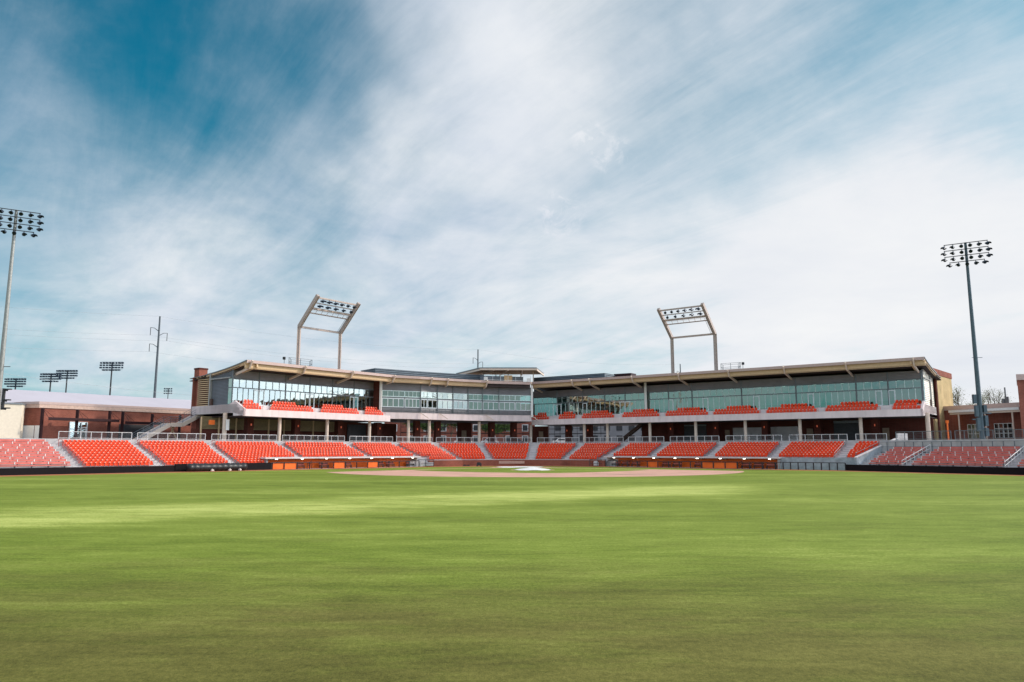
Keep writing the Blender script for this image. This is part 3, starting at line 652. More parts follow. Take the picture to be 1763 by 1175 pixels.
# ------------------------------------------------------------------ grandstand
G = empty('grandstand', (0, 160, CONZ), 'two winged stadium grandstand with glazed suites and a curved tan edged roof', 'grandstand')
A_, B_ = Vector((-41.0, 115.8)), Vector((-22.4, 139.5))
R0, R1, R2 = Vector((4.1, 159.0)), Vector((24.1, 144.8)), Vector((62.8, 115.8))
CX = [657, 724, 753, 780, 806, 831, 859, 914.5]; CY = [140.8, 144.4, 147, 149, 150.8, 152.2, 153.4, 155.3]
CL = [Vector((ratio(x, 700) * y, y)) for x, y in zip(CX, CY)]
LW = [A_, B_]; RW = [R0, R1, R2]
ZF0, ZF1, ZM, ZG, ZT, ZH = 8.0, 9.1, 9.9, 14.0, 15.35, 12.6
def strip(P, s0, s1, z0, z1, mb):
    a, b = offset(P, s0), offset(P, s1)
    for i in range(len(P) - 1): mb.hexa([v3(a[i], z0), v3(a[i + 1], z0), v3(b[i + 1], z0), v3(b[i], z0)], [v3(a[i], z1), v3(a[i + 1], z1), v3(b[i + 1], z1), v3(b[i], z1)])
    return mb
for P, zroof in ((LW, 16.6), (RW, 17.0)):
    strip(P, 0, .3, ZF0, ZF1, MB()).build('deck_fascia', M['slab'], G)
    m = strip(P, .302, 1.2, 8.1, 8.85, MB()); strip(P, 1.2, 2.05, 8.1, 9.35, m); strip(P, 2.05, 2.9, 8.1, 9.88, m); strip(P, 2.9, 15.5, 8.6, ZM, m)
    m.build('deck_floor', M['conc_l'], G)
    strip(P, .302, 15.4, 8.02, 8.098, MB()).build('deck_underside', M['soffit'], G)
    strip(P, 10, 10.3, ZM + .003, ZT - .1, MB()).build('suite_back_wall', M['inner'], G)
    strip(P, 4.3, 10, 14.1, 14.25, MB()).build('suite_ceiling', M['inner'], G)
    strip(P, 9.4, 9.95, ZM + .003, ZM + 1.1, MB()).build('suite_counter', M['inner_d'], G)
# centre body
strip(CL, -.15, .3, 8.62, 9.85, MB()).build('deck_fascia', M['slab'], G)
Cfront, Cback = offset(CL, -.15), offset(CL, 3.2); m = MB()
strip(CL, .302, 15, 8.64, ZM, m); m.build('deck_floor', M['conc_l'], G)
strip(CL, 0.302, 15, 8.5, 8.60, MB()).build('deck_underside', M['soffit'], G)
strip(CL, 0, .25, ZM + .003, 10.75, MB()).build('sill_wall', M['corr_l'], G)
strip(CL, 0, .25, 13.9, ZT + .2, MB()).build('upper_wall', M['corr_l'], G)
strip(CL, 8, 8.3, ZM + .003, ZT - .1, MB()).build('suite_back_wall', M['inner'], G)
strip(CL, .4, 8, 14.1, 14.25, MB()).build('suite_ceiling', M['inner'], G)
m = MB(); Cr = offset(CL, -.22)
for i in range(len(CL) - 1):
    for z in (10.55, 10.2, 9.95): m.beam(v3(Cr[i], z), v3(Cr[i + 1], z), .05, .05)
    for j in range(4): p = Cr[i].lerp(Cr[i + 1], j / 4); m.beam(v3(p, 9.86), v3(p, 10.55), .06, .06)
m.build('ledge_rail', M['grey'], G)
# windows
def window(a, b, z0, z1, zm, nlow, nup, door=None, white=False, heavy=True, gm='glass', th=.10):
    d = (b - a).normalized(); bk = Vector((-d.y, d.x)); f = MB(); L_ = (b - a).length
    fm = M['frame_w'] if white else M['mull']
    fb = MB()
    if heavy:
        for z in (z0 + .04, zm, z1 - .04): fb.beam(v3(a - bk * .03, z), v3(b - bk * .03, z), th, .15)
    else:
        for z in (z0 + .05, z1 - .05): f.beam(v3(a, z), v3(b, z), th, .12)
    for j in range(nlow + 1):
        p = a.lerp(b, j / nlow); f.beam(v3(p, z0), v3(p, zm if heavy else z1), (.13 if white else .09), th - .01)
    if nup:
        for j in range(nup + 1): p = a.lerp(b, j / nup); f.beam(v3(p, zm), v3(p, z1), .075, th - .01)
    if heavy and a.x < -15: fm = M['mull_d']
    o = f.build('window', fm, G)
    if heavy: fb.build('transom', M['grey'], o)
    g = MB()
    def pane(j, n, za, zb):
        p, q = a.lerp(b, j / n) + bk * .02, a.lerp(b, (j + 1) / n) + bk * .02; e = random.uniform(-.006, .006)
        g.add([v3(p, za), v3(q + bk * e, za), v3(q + bk * (e + random.uniform(-.008, .008)), zb), v3(p, zb)], [(0, 1, 2, 3)])
    for j in range(nlow): pane(j, nlow, z0, zm if heavy else z1)
    for j in range(nup): pane(j, nup, zm, z1)
    g.build('glass', M[gm], o)
    if door is not None:
        p, q = a.lerp(b, door / nlow), a.lerp(b, (door + 1) / nlow); f = MB()
        for r in (p + d * .06, q - d * .06): f.beam(v3(r - bk * .04, z0), v3(r - bk * .04, z0 + 2.45), .13, .1)
        f.beam(v3(p - bk * .04, z0 + 2.45), v3(q - bk * .04, z0 + 2.45), .1, .13); f.beam(v3(p - bk * .04, z0 + .1), v3(q - bk * .04, z0 + .1), .1, .2); f.build('door_frame', M['frame_w'], o)
    return o
def wing(P, bays, doors, zroof):
    GL = offset(P, 4.0); pts = [hitpoly(GL, ratio(x, 690)) for x in bays]
    for i in range(len(pts) - 1):
        a, b = pts[i], pts[i + 1]; n = max(3, round((b - a).length / 1.02)); dn = doors[i % len(doors)]
        window(a, b, ZM, ZG, ZH, n, max(3, n - 1), None if dn is None else min(dn, n - 1) if dn >= 0 else n + dn)
        m = MB().wall(a, b, ZG + .003, ZT, .2); m.build('upper_wall', M['corr_l'], G)
    for p in pts: MB().beam(v3(p, ZM), v3(p, ZT), .16, .22).build('bay_post', M['grey'], G)
    # lamps inside
    for i in range(len(pts) - 1):
        a, b = pts[i], pts[i + 1]; d = (b - a).normalized(); bk = Vector((-d.y, d.x)); m = MB()
        for j in range(2):
            p = a.lerp(b, .28 + .46 * j) + bk * 1.6; m.box((p.x, p.y, 14.05), (.5, .3, .08), math.atan2(d.y, d.x))
        if P is RW and i > 3: m.build('ceiling_lamp', M['lampon'], G)
    return pts
ptsL = wing(LW, [399, 445, 491, 533, 572, 609, 643.6], [-1, 0, -1, 0, -1, 0], 16.6)
ptsR = wing(RW, [918, 959, 1003, 1041, 1076, 1111.5, 1151, 1191.5, 1277, 1371, 1475, 1530.5, 1589], [-1, 0, 0, -1, 0, None, 0, 2, 2, 2, -2, 0], 17.0)
# partitions between suites
for pts_ in (ptsL, ptsR):
    for i in range(2, len(pts_) - 1, 2 if pts_ is ptsL else 3):
        d = (pts_[i + 1] - pts_[i]).normalized(); bk = Vector((-d.y, d.x)); MB().wall(pts_[i] + bk * .3, pts_[i] + bk * 5.9, ZM + .01, 14.09, .12).build('suite_partition', M['inner_d'], G)
# end glass strips and side walls
def endwall(p, back, out, mat_, s_end, zr):
    g_ = 5.2 if out < 0 else 4.5
    a, b = p + back * 4.0, p + back * g_
    o = window(a, b, ZM, ZG, ZH, 1, 1) if out < 0 else window(a, b, ZM, ZG, ZH, 1, 1)
    c, e = p + back * (g_ + .05), p + back * s_end
    m = MB(); m.wall(c, e, (ZM - .1, ZM - .1), (ZT + .25, ZT - .1), .25 * out); m.build('side_wall', M[mat_], G)
    MB().wall(a, b, ZG + .003, ZT + .2, .12 * out).build('upper_wall', M['corr'], G)
dL = (B_ - A_).normalized(); bL = Vector((-dL.y, dL.x)); dR = (R2 - R1).normalized(); bR = Vector((-dR.y, dR.x))
endwall(A_ + dL * .35, bL, -1, 'corr', 10.4, 16.6); endwall(R2 - dR * .2, bR, 1, 'corr_w', 14.0, 17.0)
# raked side slabs of the decks
for p, bk, sg, se in ((A_, bL, -1, 15.4), (R2, bR, 1, 15.4)):
    m = MB(); q = p
    m.wall(q, q + bk * 2.6, (ZF0, ZF0 + .55), (ZF1 + .05, ZM + .55), .3 * sg * -1 if False else .3 * sg); m.wall(q + bk * 2.6, q + bk * 4.1, (ZF0 + .55, 8.6), (ZM + .55, ZM + .02), .3 * sg)
    m.wall(q + bk * 4.1, q + bk * se, (8.6, 8.75), (ZM + .02, ZM + .02), .3 * sg); m.build('deck_fascia', M['slab'], G)
# return wall between the left wing and the centre body, white corner columns
e0 = ptsL[-1]; m = MB(); m.wall(CL[0], CL[0] + (e0 - CL[0]) * 1.0, ZM, ZT + .2, .2); m.build('return_wall', M['brick_d'], G)
for p in (CL[0] - Vector((.1, .6)), CL[-1] + Vector((.15, -.2)), hitpoly(offset(RW, 3.4), ratio(1111.5, 690))):
    MB().beam(v3(p, ZF1 + .4 if p.x < 20 else ZM), v3(p, 15.9), .42, .42).build('white_column', M['white'], G)
# centre windows
for i in range(7):
    a, b = CL[i] + Vector((.0, -.03)), CL[i + 1] + Vector((0, -.03)); L_ = (b - a).length
    cuts = [0, .58, 1] if i == 0 else ([0, .40, 1] if i == 1 else ([0, .5, 1] if i == 6 else [0, 1]))
    for c0, c1 in zip(cuts[:-1], cuts[1:]):
        p, q = a.lerp(b, c0), a.lerp(b, c1); n = max(2, round((q - p).length / 1.02)) if i else 4; d = (q - p).normalized()
        window(p + d * .12, q - d * .12, 10.8, 12.45, 0, n, 0, white=True, heavy=False, th=.16)
        window(p + d * .05, q - d * .05, 12.75, 13.9, 13.3, n, 0, heavy=False)
    MB().wall(a, b, 12.47, 12.73, .2).build('spandrel', M['grey'], G)
    MB().beam(v3(b + Vector((0, -.1)), ZM), v3(b + Vector((0, -.1)), ZT), .15, .15).build('bay_post', M['grey'], G)
# brackets under the centre slab
for x in (724, 757, 836, 914):
    p = hitpoly(CL, ratio(x, 720)); m = MB(); m.beam(v3(p - Vector((0, .35)), 9.85), v3(p + Vector((1.6, -.15)), 8.75), .12, .12); m.build('slab_strut', M['tanl'], G)

# roof: curved cross section swept along the wings
PROF = [(0, 0), (2, -.38), (4, -.70), (6, -.98), (8.5, -1.28), (11.5, -1.56), (16.6, -1.90)]
Lc = [hitpoly(LW, ratio(425, 622)), hitpoly(LW, ratio(681, 646))] + [hitpoly(offset(CL, -1.3), ratio(x, 652)) for x in (724, 753, 780, 806, 839)]
Rc = [hitpoly(RW, ratio(914.5, 657)), R1, hitpoly(RW, ratio(1591, 614))]
def roof(P, z):
    m = MB(); u = MB()
    O = [offset(P, s) for s, _ in PROF]
    for i in range(len(P) - 1):
        for k in range(len(PROF) - 1):
            za, zb = z + PROF[k][1], z + PROF[k + 1][1]; q = (O[k][i], O[k][i + 1], O[k + 1][i + 1], O[k + 1][i])
            Z = (za, za, zb, zb)
            m.hexa([v3(p, h - .10) for p, h in zip(q, Z)], [v3(p, h) for p, h in zip(q, Z)])
            if k > 0: u.hexa([v3(p, h - .50) for p, h in zip(q, Z)], [v3(p, h - .40) for p, h in zip(q, Z)])
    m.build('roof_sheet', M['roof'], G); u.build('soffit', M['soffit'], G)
    a = offset(P, -.08); b = offset(P, .12); g = MB(); t_ = MB(); c, d = offset(P, .35), offset(P, .60); c2, d2 = offset(P, .30), offset(P, .75)
    for i in range(len(P) - 1):
        g.hexa([v3(a[i], z - .42), v3(a[i + 1], z - .42), v3(b[i + 1], z - .42), v3(b[i], z - .42)], [v3(a[i], z + .05), v3(a[i + 1], z + .05), v3(b[i + 1], z + .05), v3(b[i], z + .05)])
        t_.hexa([v3(c[i], z - 1.12), v3(c[i + 1], z - 1.12), v3(d[i + 1], z - 1.12), v3(d[i], z - 1.12)], [v3(c[i], z - .2), v3(c[i + 1], z - .2), v3(d[i + 1], z - .2), v3(d[i], z - .2)])
        for zz in (z - 1.18,): t_.hexa([v3(c2[i], zz - .06), v3(c2[i + 1], zz - .06), v3(d2[i + 1], zz - .06), v3(d2[i], zz - .06)], [v3(c2[i], zz), v3(c2[i + 1], zz), v3(d2[i + 1], zz), v3(d2[i], zz)])
    g.build('roof_gutter', M['gutter'], G); t_.build('edge_beam', M['tan'], G)
roof(Lc, 16.6); roof(Rc, 17.0)
def curved_beam(p, bk, z, w, h, smax, mt_, name):
    m = MB(); pr = [(s, dz) for s, dz in PROF if s <= smax]
    for (s0, z0), (s1, z1) in zip(pr[:-1], pr[1:]): m.beam(v3(p + bk * s0, z + z0 - .1 - h / 2), v3(p + bk * (s1 + .02), z + z1 - .1 - h / 2), w, h)
    return m.build(name, M[mt_], G)
for p, bk, d, z in ((Lc[0], bL, dL, 16.6), (Rc[2], bR, -dR, 17.0)):
    curved_beam(p + d * .15, bk, z - .0, .2, .42, 16, 'tan', 'rake_beam'); curved_beam(p + d * 1.9, bk, z - .35, .25, .5, 16, 'tan', 'rake_beam')
    curved_beam(p - d * .02, bk, z + .14, .12, .16, 16, 'grey', 'roof_verge')
    m = MB()
    for s in [x * .95 + 1 for x in range(15)]:
        zz = z - .115 * s * .95 - .4; q = p + bk * s; m.beam(v3(q, zz + .0), v3(q + d * 1.9, zz + .0), .12, .22)
    m.build('purlin', M['tan'], G)
for xs, P, z in (((431, 524, 606, 678), LW, 16.6), ((743, 771, 838), None, 16.6), ((916, 985, 1015, 1088, 1168, 1254, 1350, 1457, 1574), RW, 17.0)):
    for x in xs:
        if P is None: p = hitpoly(offset(CL, -1.3), ratio(x, 652)); bk = Vector((-.45, .89)).normalized(); ln = 1.5
        else:
            p = hitpoly(P, ratio(x, 645 if P is LW else 638)); bk = bL if P is LW else (bR if p.x > 24 else (offset(P, 1)[0] - P[0]).normalized()); ln = 4.0 if not (x == 678) else 3.0
        m = MB(); m.beam(v3(p - bk * .5, z - .05), v3(p + bk * .32, z - 1.12), .2, .34); m.beam(v3(p + bk * .3, z - 1.12), v3(p + bk * ln, z - 1.12 - ln * .20), .2, .34); m.build('outrigger', M['tanl'], G)
# balcony and the small top roof
bl, br_ = hitpoly(offset(CL, -1.3), ratio(838, 657)), hitpoly(offset(CL, -1.3), ratio(914, 657)); db = (br_ - bl).normalized(); bb = Vector((-db.y, db.x))
m = MB().hexa([v3(p, 16.05) for p in (bl, br_, br_ + bb * 12, bl + bb * 12)], [v3(p, 16.62) for p in (bl, br_, br_ + bb * 12, bl + bb * 12)]); m.build('balcony_slab', M['gutter'], G)
MB().hexa([v3(p, 15.4) for p in (bl + bb * .4, br_ + bb * .4, br_ + bb * 5, bl + bb * 5)], [v3(p, 16.04) for p in (bl + bb * .4, br_ + bb * .4, br_ + bb * 5, bl + bb * 5)]).build('soffit', M['soffit'], G)
m = MB()
for i in range(7):
    p = (bl - db * .3).lerp(br_, i / 6) + bb * .15; m.beam(v3(p, 16.6), v3(p, 17.85), .08, .08)
for z in (17.85, 16.8): m.beam(v3(bl - db * .3 + bb * .15, z), v3(br_ + bb * .15, z), .08, .07)
w = m.build('balcony_rail', M['steel'], G)
m = MB()
for i in range(60):
    p = (bl - db * .3).lerp(br_, i / 60) + bb * .15; m.beam(v3(p, 16.7), v3(p, 17.8), .012, .012)
m.build('mesh_infill', M['steel'], w)
for p in (bl - db * .2, br_ - db * .5): MB().box((p.x, p.y - .1, 17.0), (.75, .4, .62)).build('camera_box', M['white'], G)
bw = MB().wall(bl + bb * 5, br_ + bb * 5, 16.63, 18.1, .2); bw.build('upper_wall', M['corr_d'], G)
a, b = hit(bl + bb * 4.9, br_ + bb * 4.9, ratio(868, 652))[0], hit(bl + bb * 4.9, br_ + bb * 4.9, ratio(882, 652))[0]; MB().wall(a, b, 16.63, 18.3, .08).build('balcony_door', mat('ochre_door', (.55, .36, .17), .6), G)
zt = 19.75; f0, f1 = at(826, 634, 156.5), at(924, 635, 156.5); k0, k1 = at(785, 642, 168.5), at(936, 643.5, 168)
m = MB().hexa([v3(p, zt - .12) for p in (f0, f1, k1, k0)], [v3(p, zt + .12) for p in (f0, f1, k1, k0)]); m.build('top_roof', M['grey'], G)
MB().hexa([v3(p, zt - .22) for p in (f0, f1, k1, k0)], [v3(p, zt - .125) for p in (f0, f1, k1, k0)]).build('top_roof_boarding', mat('timber_soffit', (.36, .22, .11), .6), G)
m = MB()
for i in range(5):
    p, q = v3(f0, 0).lerp(v3(f1, 0), i / 4), v3(k0, 0).lerp(v3(k1, 0), i / 4); m.beam((p.x, p.y - .05, zt - .4), (q.x, q.y, zt - .4), .22, .34)
m.beam((f0.x, f0.y - .1, zt - .3), (f1.x, f1.y - .1, zt - .3), .18, .34)
m.build('top_roof_beam', M['tanl'], G)
m = MB()
for i in range(5):
    p = v3(f0, 0).lerp(v3(f1, 0), .05 + i * .225); m.beam((p.x, p.y + 4.5, 16.5), (p.x, p.y + 4.5, zt - .3), .2, .2)
m.build('top_roof_post', M['tanl'], G)
# cladded boxes on the roof
Pb = [hitpoly(offset(LW, 6.2), ratio(646, 642))] + [hitpoly(offset(CL, 5.5), ratio(x, 645)) for x in (722, 753, 780, 806, 833)]
strip(Pb, 0, 6, 14.6, 18.45, MB()).build('roof_box', M['corr_d'], G)
Pr = [hitpoly(offset(RW, 6), ratio(x, 645)) for x in (919, 980, 1041)]
strip(Pr, 0, 6, 14.8, 18.6, MB()).build('roof_box', M['corr_d'], G)
p = hitpoly(offset(RW, 12), ratio(1076, 646)); MB().box((p.x, p.y, 17), (4, 2.5, 3.6), -.6).build('roof_hatch', M['brown'], G)
# upper body back walls so the mass is closed
for P_, a_, b_, c_, d_ in ((LW, 15.2, 15.45, ZF0, 14.8), (RW, 15.2, 15.45, ZF0, 15.1), (CL, 14.8, 15, 8.5, 16)): strip(P_, a_, b_, c_, d_, MB()).build('rear_wall', M['brick'], G)
# brick pier at the left end, tan tower at the right end
p = A_ + bL * 15.3 + dL * 1.3; MB().box((p.x, p.y, (CONZ + 16.2) / 2), (1.5, 1.5, 16.2 - CONZ), math.atan2(dL.y, dL.x)).build('brick_pier', M['brick'], G)
MB().box((p.x, p.y, 16.3), (1.65, 1.65, .25), math.atan2(dL.y, dL.x)).build('pier_cap', M['brick_d'], G)
a, b = A_ + bL * 10.5 + dL * .3, A_ + bL * 14.2 + dL * .3; m = MB()
for i in range(14): m.beam(v3(a, 10.0 + i * .33), v3(b, 10.0 + i * .33), .1, .14)
m.build('side_louver', M['tan'], G)
t0 = v3(Vector((72.6, 130.2)), 0); t1 = Vector((82.4, 141.2, 0)); dt = (t1 - t0).normalized(); bt = Vector((-dt.y, dt.x, 0))
m = MB().hexa([v3(q, CONZ) for q in (t0, t1, t1 + bt * 7, t0 + bt * 7)], [v3(q, 16.0) for q in (t0, t1, t1 + bt * 7, t0 + bt * 7)]); m.build('stair_tower', M['brick_y'], G)
m = MB().hexa([v3(q, 16.003) for q in (t0 - dt * .1 - bt * .1, t1 + dt * .1 - bt * .1, t1 + bt * 7, t0 + bt * 7)], [v3(q, 17.0) for q in (t0 - dt * .1 - bt * .1, t1 + dt * .1 - bt * .1, t1 + bt * 7, t0 + bt * 7)]); m.build('tower_parapet', M['brick'], G)
q = R2 + bR * 14.1; m = MB().wall(q, q + bR * 1.2, CONZ, 15.0, -.25); m.build('brick_pier', M['brick_d'], G)

# concourse level: columns, piers, back walls
for xs, P, s in (((481, 563, 636), LW, 1.3), ((703, 739, 825), CL, 1.0), ((914, ), RW, .6), ((1006, 1046, 1119, 1198, 1283.5, 1377.6, 1482.5), RW, 1.3)):
    for x in xs:
        p = hitpoly(offset(P, s), ratio(x, 740)); top = 8.5 if P is CL else 8.02
        MB().tube(v3(p, CONZ), v3(p, top), .28, n=14).build('round_column', M['tanl'], G, smooth=False)
for x, P, s in ((387, LW, 4.6), (1597.5, RW, 2.5)):
    p = hitpoly(offset(P, s), ratio(x, 730)); MB().tube(v3(p, CONZ), v3(p, 8.6), .33, n=14).build('round_column', M['tanl'], G)
for xs, P, s, top in (((428, 509, 583, 650), LW, 6, 8.02), ((717, 753, 846, 884), CL, 5, 8.5), ((979, 1015, 1157, 1234, 1318, 1409, 1508), RW, 6.5, 8.02)):
    for x in xs:
        p = hitpoly(offset(P, s), ratio(x, 740)); an = math.atan2(dL.y, dL.x) if P is LW else (.5 if P is CL else math.atan2(dR.y, dR.x))
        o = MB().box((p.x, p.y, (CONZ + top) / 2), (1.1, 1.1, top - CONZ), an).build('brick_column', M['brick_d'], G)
        bk = bL if P is LW else (bR if P is RW else Vector((-.4, .9))); q = p - bk * .68; m = MB()
        m.box((q.x, q.y, 6.9), (.14, .14, .34), an); 
        m.build('wall_lamp', M['sconce'], o)
def backwall(P, s, x0, x1, z0, z1, mt_, name='back_wall', th=.3):
    a, b = hitpoly(offset(P, s), ratio(x0, 745)), hitpoly(offset(P, s), ratio(x1, 745)); return MB().wall(a, b, z0, z1, th).build(name, M[mt_], G)
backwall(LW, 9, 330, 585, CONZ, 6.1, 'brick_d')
a, b = hitpoly(offset(LW, 9), ratio(345, 745)), hitpoly(offset(LW, 9), ratio(585, 745)); m = MB(); n = 9
for i in range(10): m.beam(v3(a, 6.25 + i * .2), v3(b, 6.25 + i * .2), .12, .11)
m.build('tan_screen', M['louver'], G); MB().wall(a + bL * .35, b + bL * .35, 6.1, 8.02, .1).build('screen_backing', M['inner_d'], G); m = MB()
for i in range(n + 1): p = a.lerp(b, i / n) - bL * .12; MB().beam(v3(p, CONZ), v3(p, 8.02), .22, .22).build('screen_post', M['tan'], G)
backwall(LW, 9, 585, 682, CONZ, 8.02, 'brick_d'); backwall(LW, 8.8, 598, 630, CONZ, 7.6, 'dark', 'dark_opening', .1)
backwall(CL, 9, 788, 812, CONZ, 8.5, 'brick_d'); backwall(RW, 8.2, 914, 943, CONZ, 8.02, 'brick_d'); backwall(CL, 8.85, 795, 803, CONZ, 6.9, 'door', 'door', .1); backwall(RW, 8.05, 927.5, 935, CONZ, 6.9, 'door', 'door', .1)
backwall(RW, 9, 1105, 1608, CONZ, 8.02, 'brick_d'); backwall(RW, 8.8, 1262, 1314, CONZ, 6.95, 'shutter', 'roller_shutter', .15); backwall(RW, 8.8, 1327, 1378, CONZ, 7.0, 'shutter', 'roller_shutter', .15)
backwall(RW, 8.8, 1248, 1256, CONZ, 6.6, 'door', 'door', .15); backwall(RW, 8.8, 1389, 1400, CONZ, 6.6, 'door', 'door', .15); backwall(RW, 8.8, 1519.5, 1531, CONZ, 6.5, 'door', 'door', .15)
backwall(RW, 8.8, 1436, 1482, CONZ, 7.4, 'dark', 'dark_opening', .1); backwall(RW, 8.7, 1436, 1482, 7.42, 7.85, 'grey', 'shutter_box', .3); backwall(RW, 8.8, 1178, 1216, CONZ, 7.4, 'dark', 'dark_opening', .1); backwall(RW, 8.7, 1178, 1216, 7.42, 7.7, 'grey', 'shutter_box', .3)
# glazing frames of the see-through middle
for P, x0, x1, top, n in ((CL, 690, 787, 8.5, 9), (CL, 813, 911, 8.5, 9), (RW, 945, 1045, 8.02, 10)):
    a, b = hitpoly(offset(P, 9.2), ratio(x0, 745)), hitpoly(offset(P, 9.2), ratio(x1, 745)); m = MB()
    for i in range(n + 1): p = a.lerp(b, i / n); m.beam(v3(p, CONZ), v3(p, top), .09, .09)
    for z in (CONZ + .1, 6.3, 7.4): m.beam(v3(a, z), v3(b, z), .09, .16 if z == 6.3 else .08)
    m.build('gate_frame', M['dark'], G)
# stair in the right middle
a = hitpoly(offset(RW, 7), ratio(1062, 745)); b = hitpoly(offset(RW, 7), ratio(1104, 730)); m = MB()
m.beam(v3(a, CONZ), v3(b, 8.0), .3, .5); m.beam(v3(a + bR, CONZ), v3(b + bR, 8.0), .3, .5)
for i in range(14): p = a.lerp(b, i / 14); m.hexa([v3(q, CONZ + 3.8 * i / 14) for q in (p, p + dR * .35, p + dR * .35 + bR, p + bR)], [v3(q, CONZ + 3.8 * i / 14 + .12) for q in (p, p + dR * .35, p + dR * .35 + bR, p + bR)])
m.build('concourse_stair', M['inner_d'], G)
# upper deck seats and the rail on the deck edge
def deck_seats(P, x0, x1, top):
    for k, (s, z) in enumerate(((.72, 8.85), (1.55, 9.35), (2.4, 9.88))):
        f0_, f1_ = (0, 1) if k == 0 else ((.03, .97) if k == 1 else top)
        a, b = hitpoly(offset(P, s), ratio(x0 + (x1 - x0) * f0_, 710)), hitpoly(offset(P, s), ratio(x0 + (x1 - x0) * f1_, 710)); d = b - a; n = max(1, int(d.length / .56)); d.normalize()
        for j in range(n):
            p = a + d * (.28 + j * .56) - Vector((-d.y, d.x)) * .35; add_seat(rest, v3(p, z), math.atan2(d.y, d.x))
    m = MB(); a, b = hitpoly(offset(P, .15), ratio(x0, 710)), hitpoly(offset(P, .15), ratio(x1, 710)); n = max(2, round((b - a).length / 1.9))
    for i in range(n + 1): p = a.lerp(b, i / n); m.beam(v3(p, 9.1), v3(p, 9.62), .05, .05)
    m.beam(v3(a, 9.62), v3(b, 9.62), .05, .05); m.beam(v3(a, 9.35), v3(b, 9.35), .03, .03); m.build('deck_rail', M['bench'], G)
for x0, x1 in ((418, 452), (466, 542), (553, 620), (629, 663)): deck_seats(LW, x0, x1, (.05, .64))
for x0, x1 in ((917, 945.5), (961, 992), (1001, 1058), (1070.5, 1136), (1145, 1219), (1227.5, 1309.5), (1319, 1409), (1421, 1516), (1537, 1586)): deck_seats(RW, x0, x1, (.28, .85) if x1 != 1586 else (.1, 1))
ro = rest.build('stadium_seats', M['seat']); ro.data.materials.append(M['cap'])
ro.data.polygons.foreach_set('material_index', [1 if i % NF >= NB else 0 for i in range(len(ro.data.polygons))])
tag(ro, 'orange folding seats filling the farther sections and the upper decks', 'seats', kind='stuff')
# speakers, hoops and screens hung under the deck on the left
p = hitpoly(offset(LW, 6), ratio(365, 720)); m = MB().box((p.x, p.y, 7.1), (.9, .25, .7), .9); tag(m.build('orange_sign', M['orange']), 'small orange hanging sign under the left deck end', 'sign')
p = hitpoly(offset(LW, 4.0), ratio(392, 725)); m = MB(); m.box((p.x, p.y, 6.7), (.45, .3, 1.6), .6); m.beam((p.x - .3, p.y, 7.5), (p.x + .3, p.y, 7.5), .1, .1); tag(m.build('banner_box', M['white']), 'narrow white panel fixed to the first tan column', 'panel')

# stairs at the left end
S0 = A_ + bL * 15.0 - dL * .2; s1 = hit(S0, S0 - dL, ratio(307, 727))[0]; st_ = empty('outside_stair', v3(s1, CONZ), 'pale stair with grey rails climbing to the left end of the upper deck', 'stair')
top = hit(S0, S0 - dL, ratio(352, 700))[0]; mid1 = hit(S0, S0 - dL, ratio(308, 728))[0]; mid0 = hit(S0, S0 - dL, ratio(287, 730))[0]; bot = hit(S0, S0 - dL, ratio(233, 755))[0]
path = [(top, 9.4), (mid1, 7.0), (mid0, 7.0), (bot, 4.25)]
for sd in (0, 2.2):
    m = MB(); r = MB(); o_ = -bL * (sd - 1.0)
    for (p, z), (q, zz) in zip(path[:-1], path[1:]):
        m.beam(v3(p + o_, z - .15), v3(q + o_, zz - .15), .14, .62)
        for h in (1.05, .7, .35): r.beam(v3(p + o_, z + h + .1), v3(q + o_, zz + h + .1), .05, .05)
        n = max(1, round((q - p).length / 1.4))
        for i in range(n + 1): g = p.lerp(q, i / n) + o_; zg = z + (zz - z) * i / n; r.beam(v3(g, zg), v3(g, zg + 1.15), .05, .05)
    m.build('stringer', M['tanl'], st_); r.build('stair_rail', M['grey'], st_)
m = MB()
for (p, z), (q, zz) in zip(path[:-1], path[1:]):
    n = max(1, round((q - p).length / .32))
    for i in range(n):
        g, g2 = p.lerp(q, i / n), p.lerp(q, (i + 1) / n); zg = z + (zz - z) * i / n; m.hexa([v3(x, zg - .12) for x in (g - bL * 1.1, g2 - bL * 1.1, g2 + bL * .9, g + bL * .9)], [v3(x, zg) for x in (g - bL * 1.1, g2 - bL * 1.1, g2 + bL * .9, g + bL * .9)])
m.build('tread', M['conc_l'], st_)
m = MB()
for dd in (-.9, .9): m.beam(v3(mid1 - dL * (1 + dd), CONZ), v3(mid1 - dL * (1 - dd * .3), 6.6), .16, .16)
m.build('stair_prop', M['tan'], st_)
# ------------------------------------------------------------------ roof light frames
def floodlight(parent, p, aim, m=None, sc=1.0):
    """one visor floodlight: hanging bracket, drum and long visor"""
    aim = Vector(aim).normalized(); b = MB()
    b.tube(p, p + Vector((0, 0, -.28 * sc)), .045 * sc, n=6)
    c = p + Vector((0, 0, -.42 * sc)); b.tube(c - aim * .42 * sc, c + aim * .10 * sc, .13 * sc, .25 * sc, 10)
    q = c + aim * .10 * sc; side = aim.cross(Vector((0, 0, 1))).normalized(); up = side.cross(aim)
    v = []
    for i in range(7):
        a = math.pi * i / 6; v.append(q + side * .26 * sc * math.cos(a) + up * .26 * sc * math.sin(a))
    for i in range(7):
        a = math.pi * i / 6; v.append(q + aim * .50 * sc + side * .25 * sc * math.cos(a) + up * .22 * sc * math.sin(a))
    b.add(v, [(i, i + 1, i + 8, i + 7) for i in range(6)])
    b.add([x - up * .03 for x in v], [(i, i + 1, i + 8, i + 7) for i in range(6)])
    return b.build('floodlight', m or M['lamp'], parent)
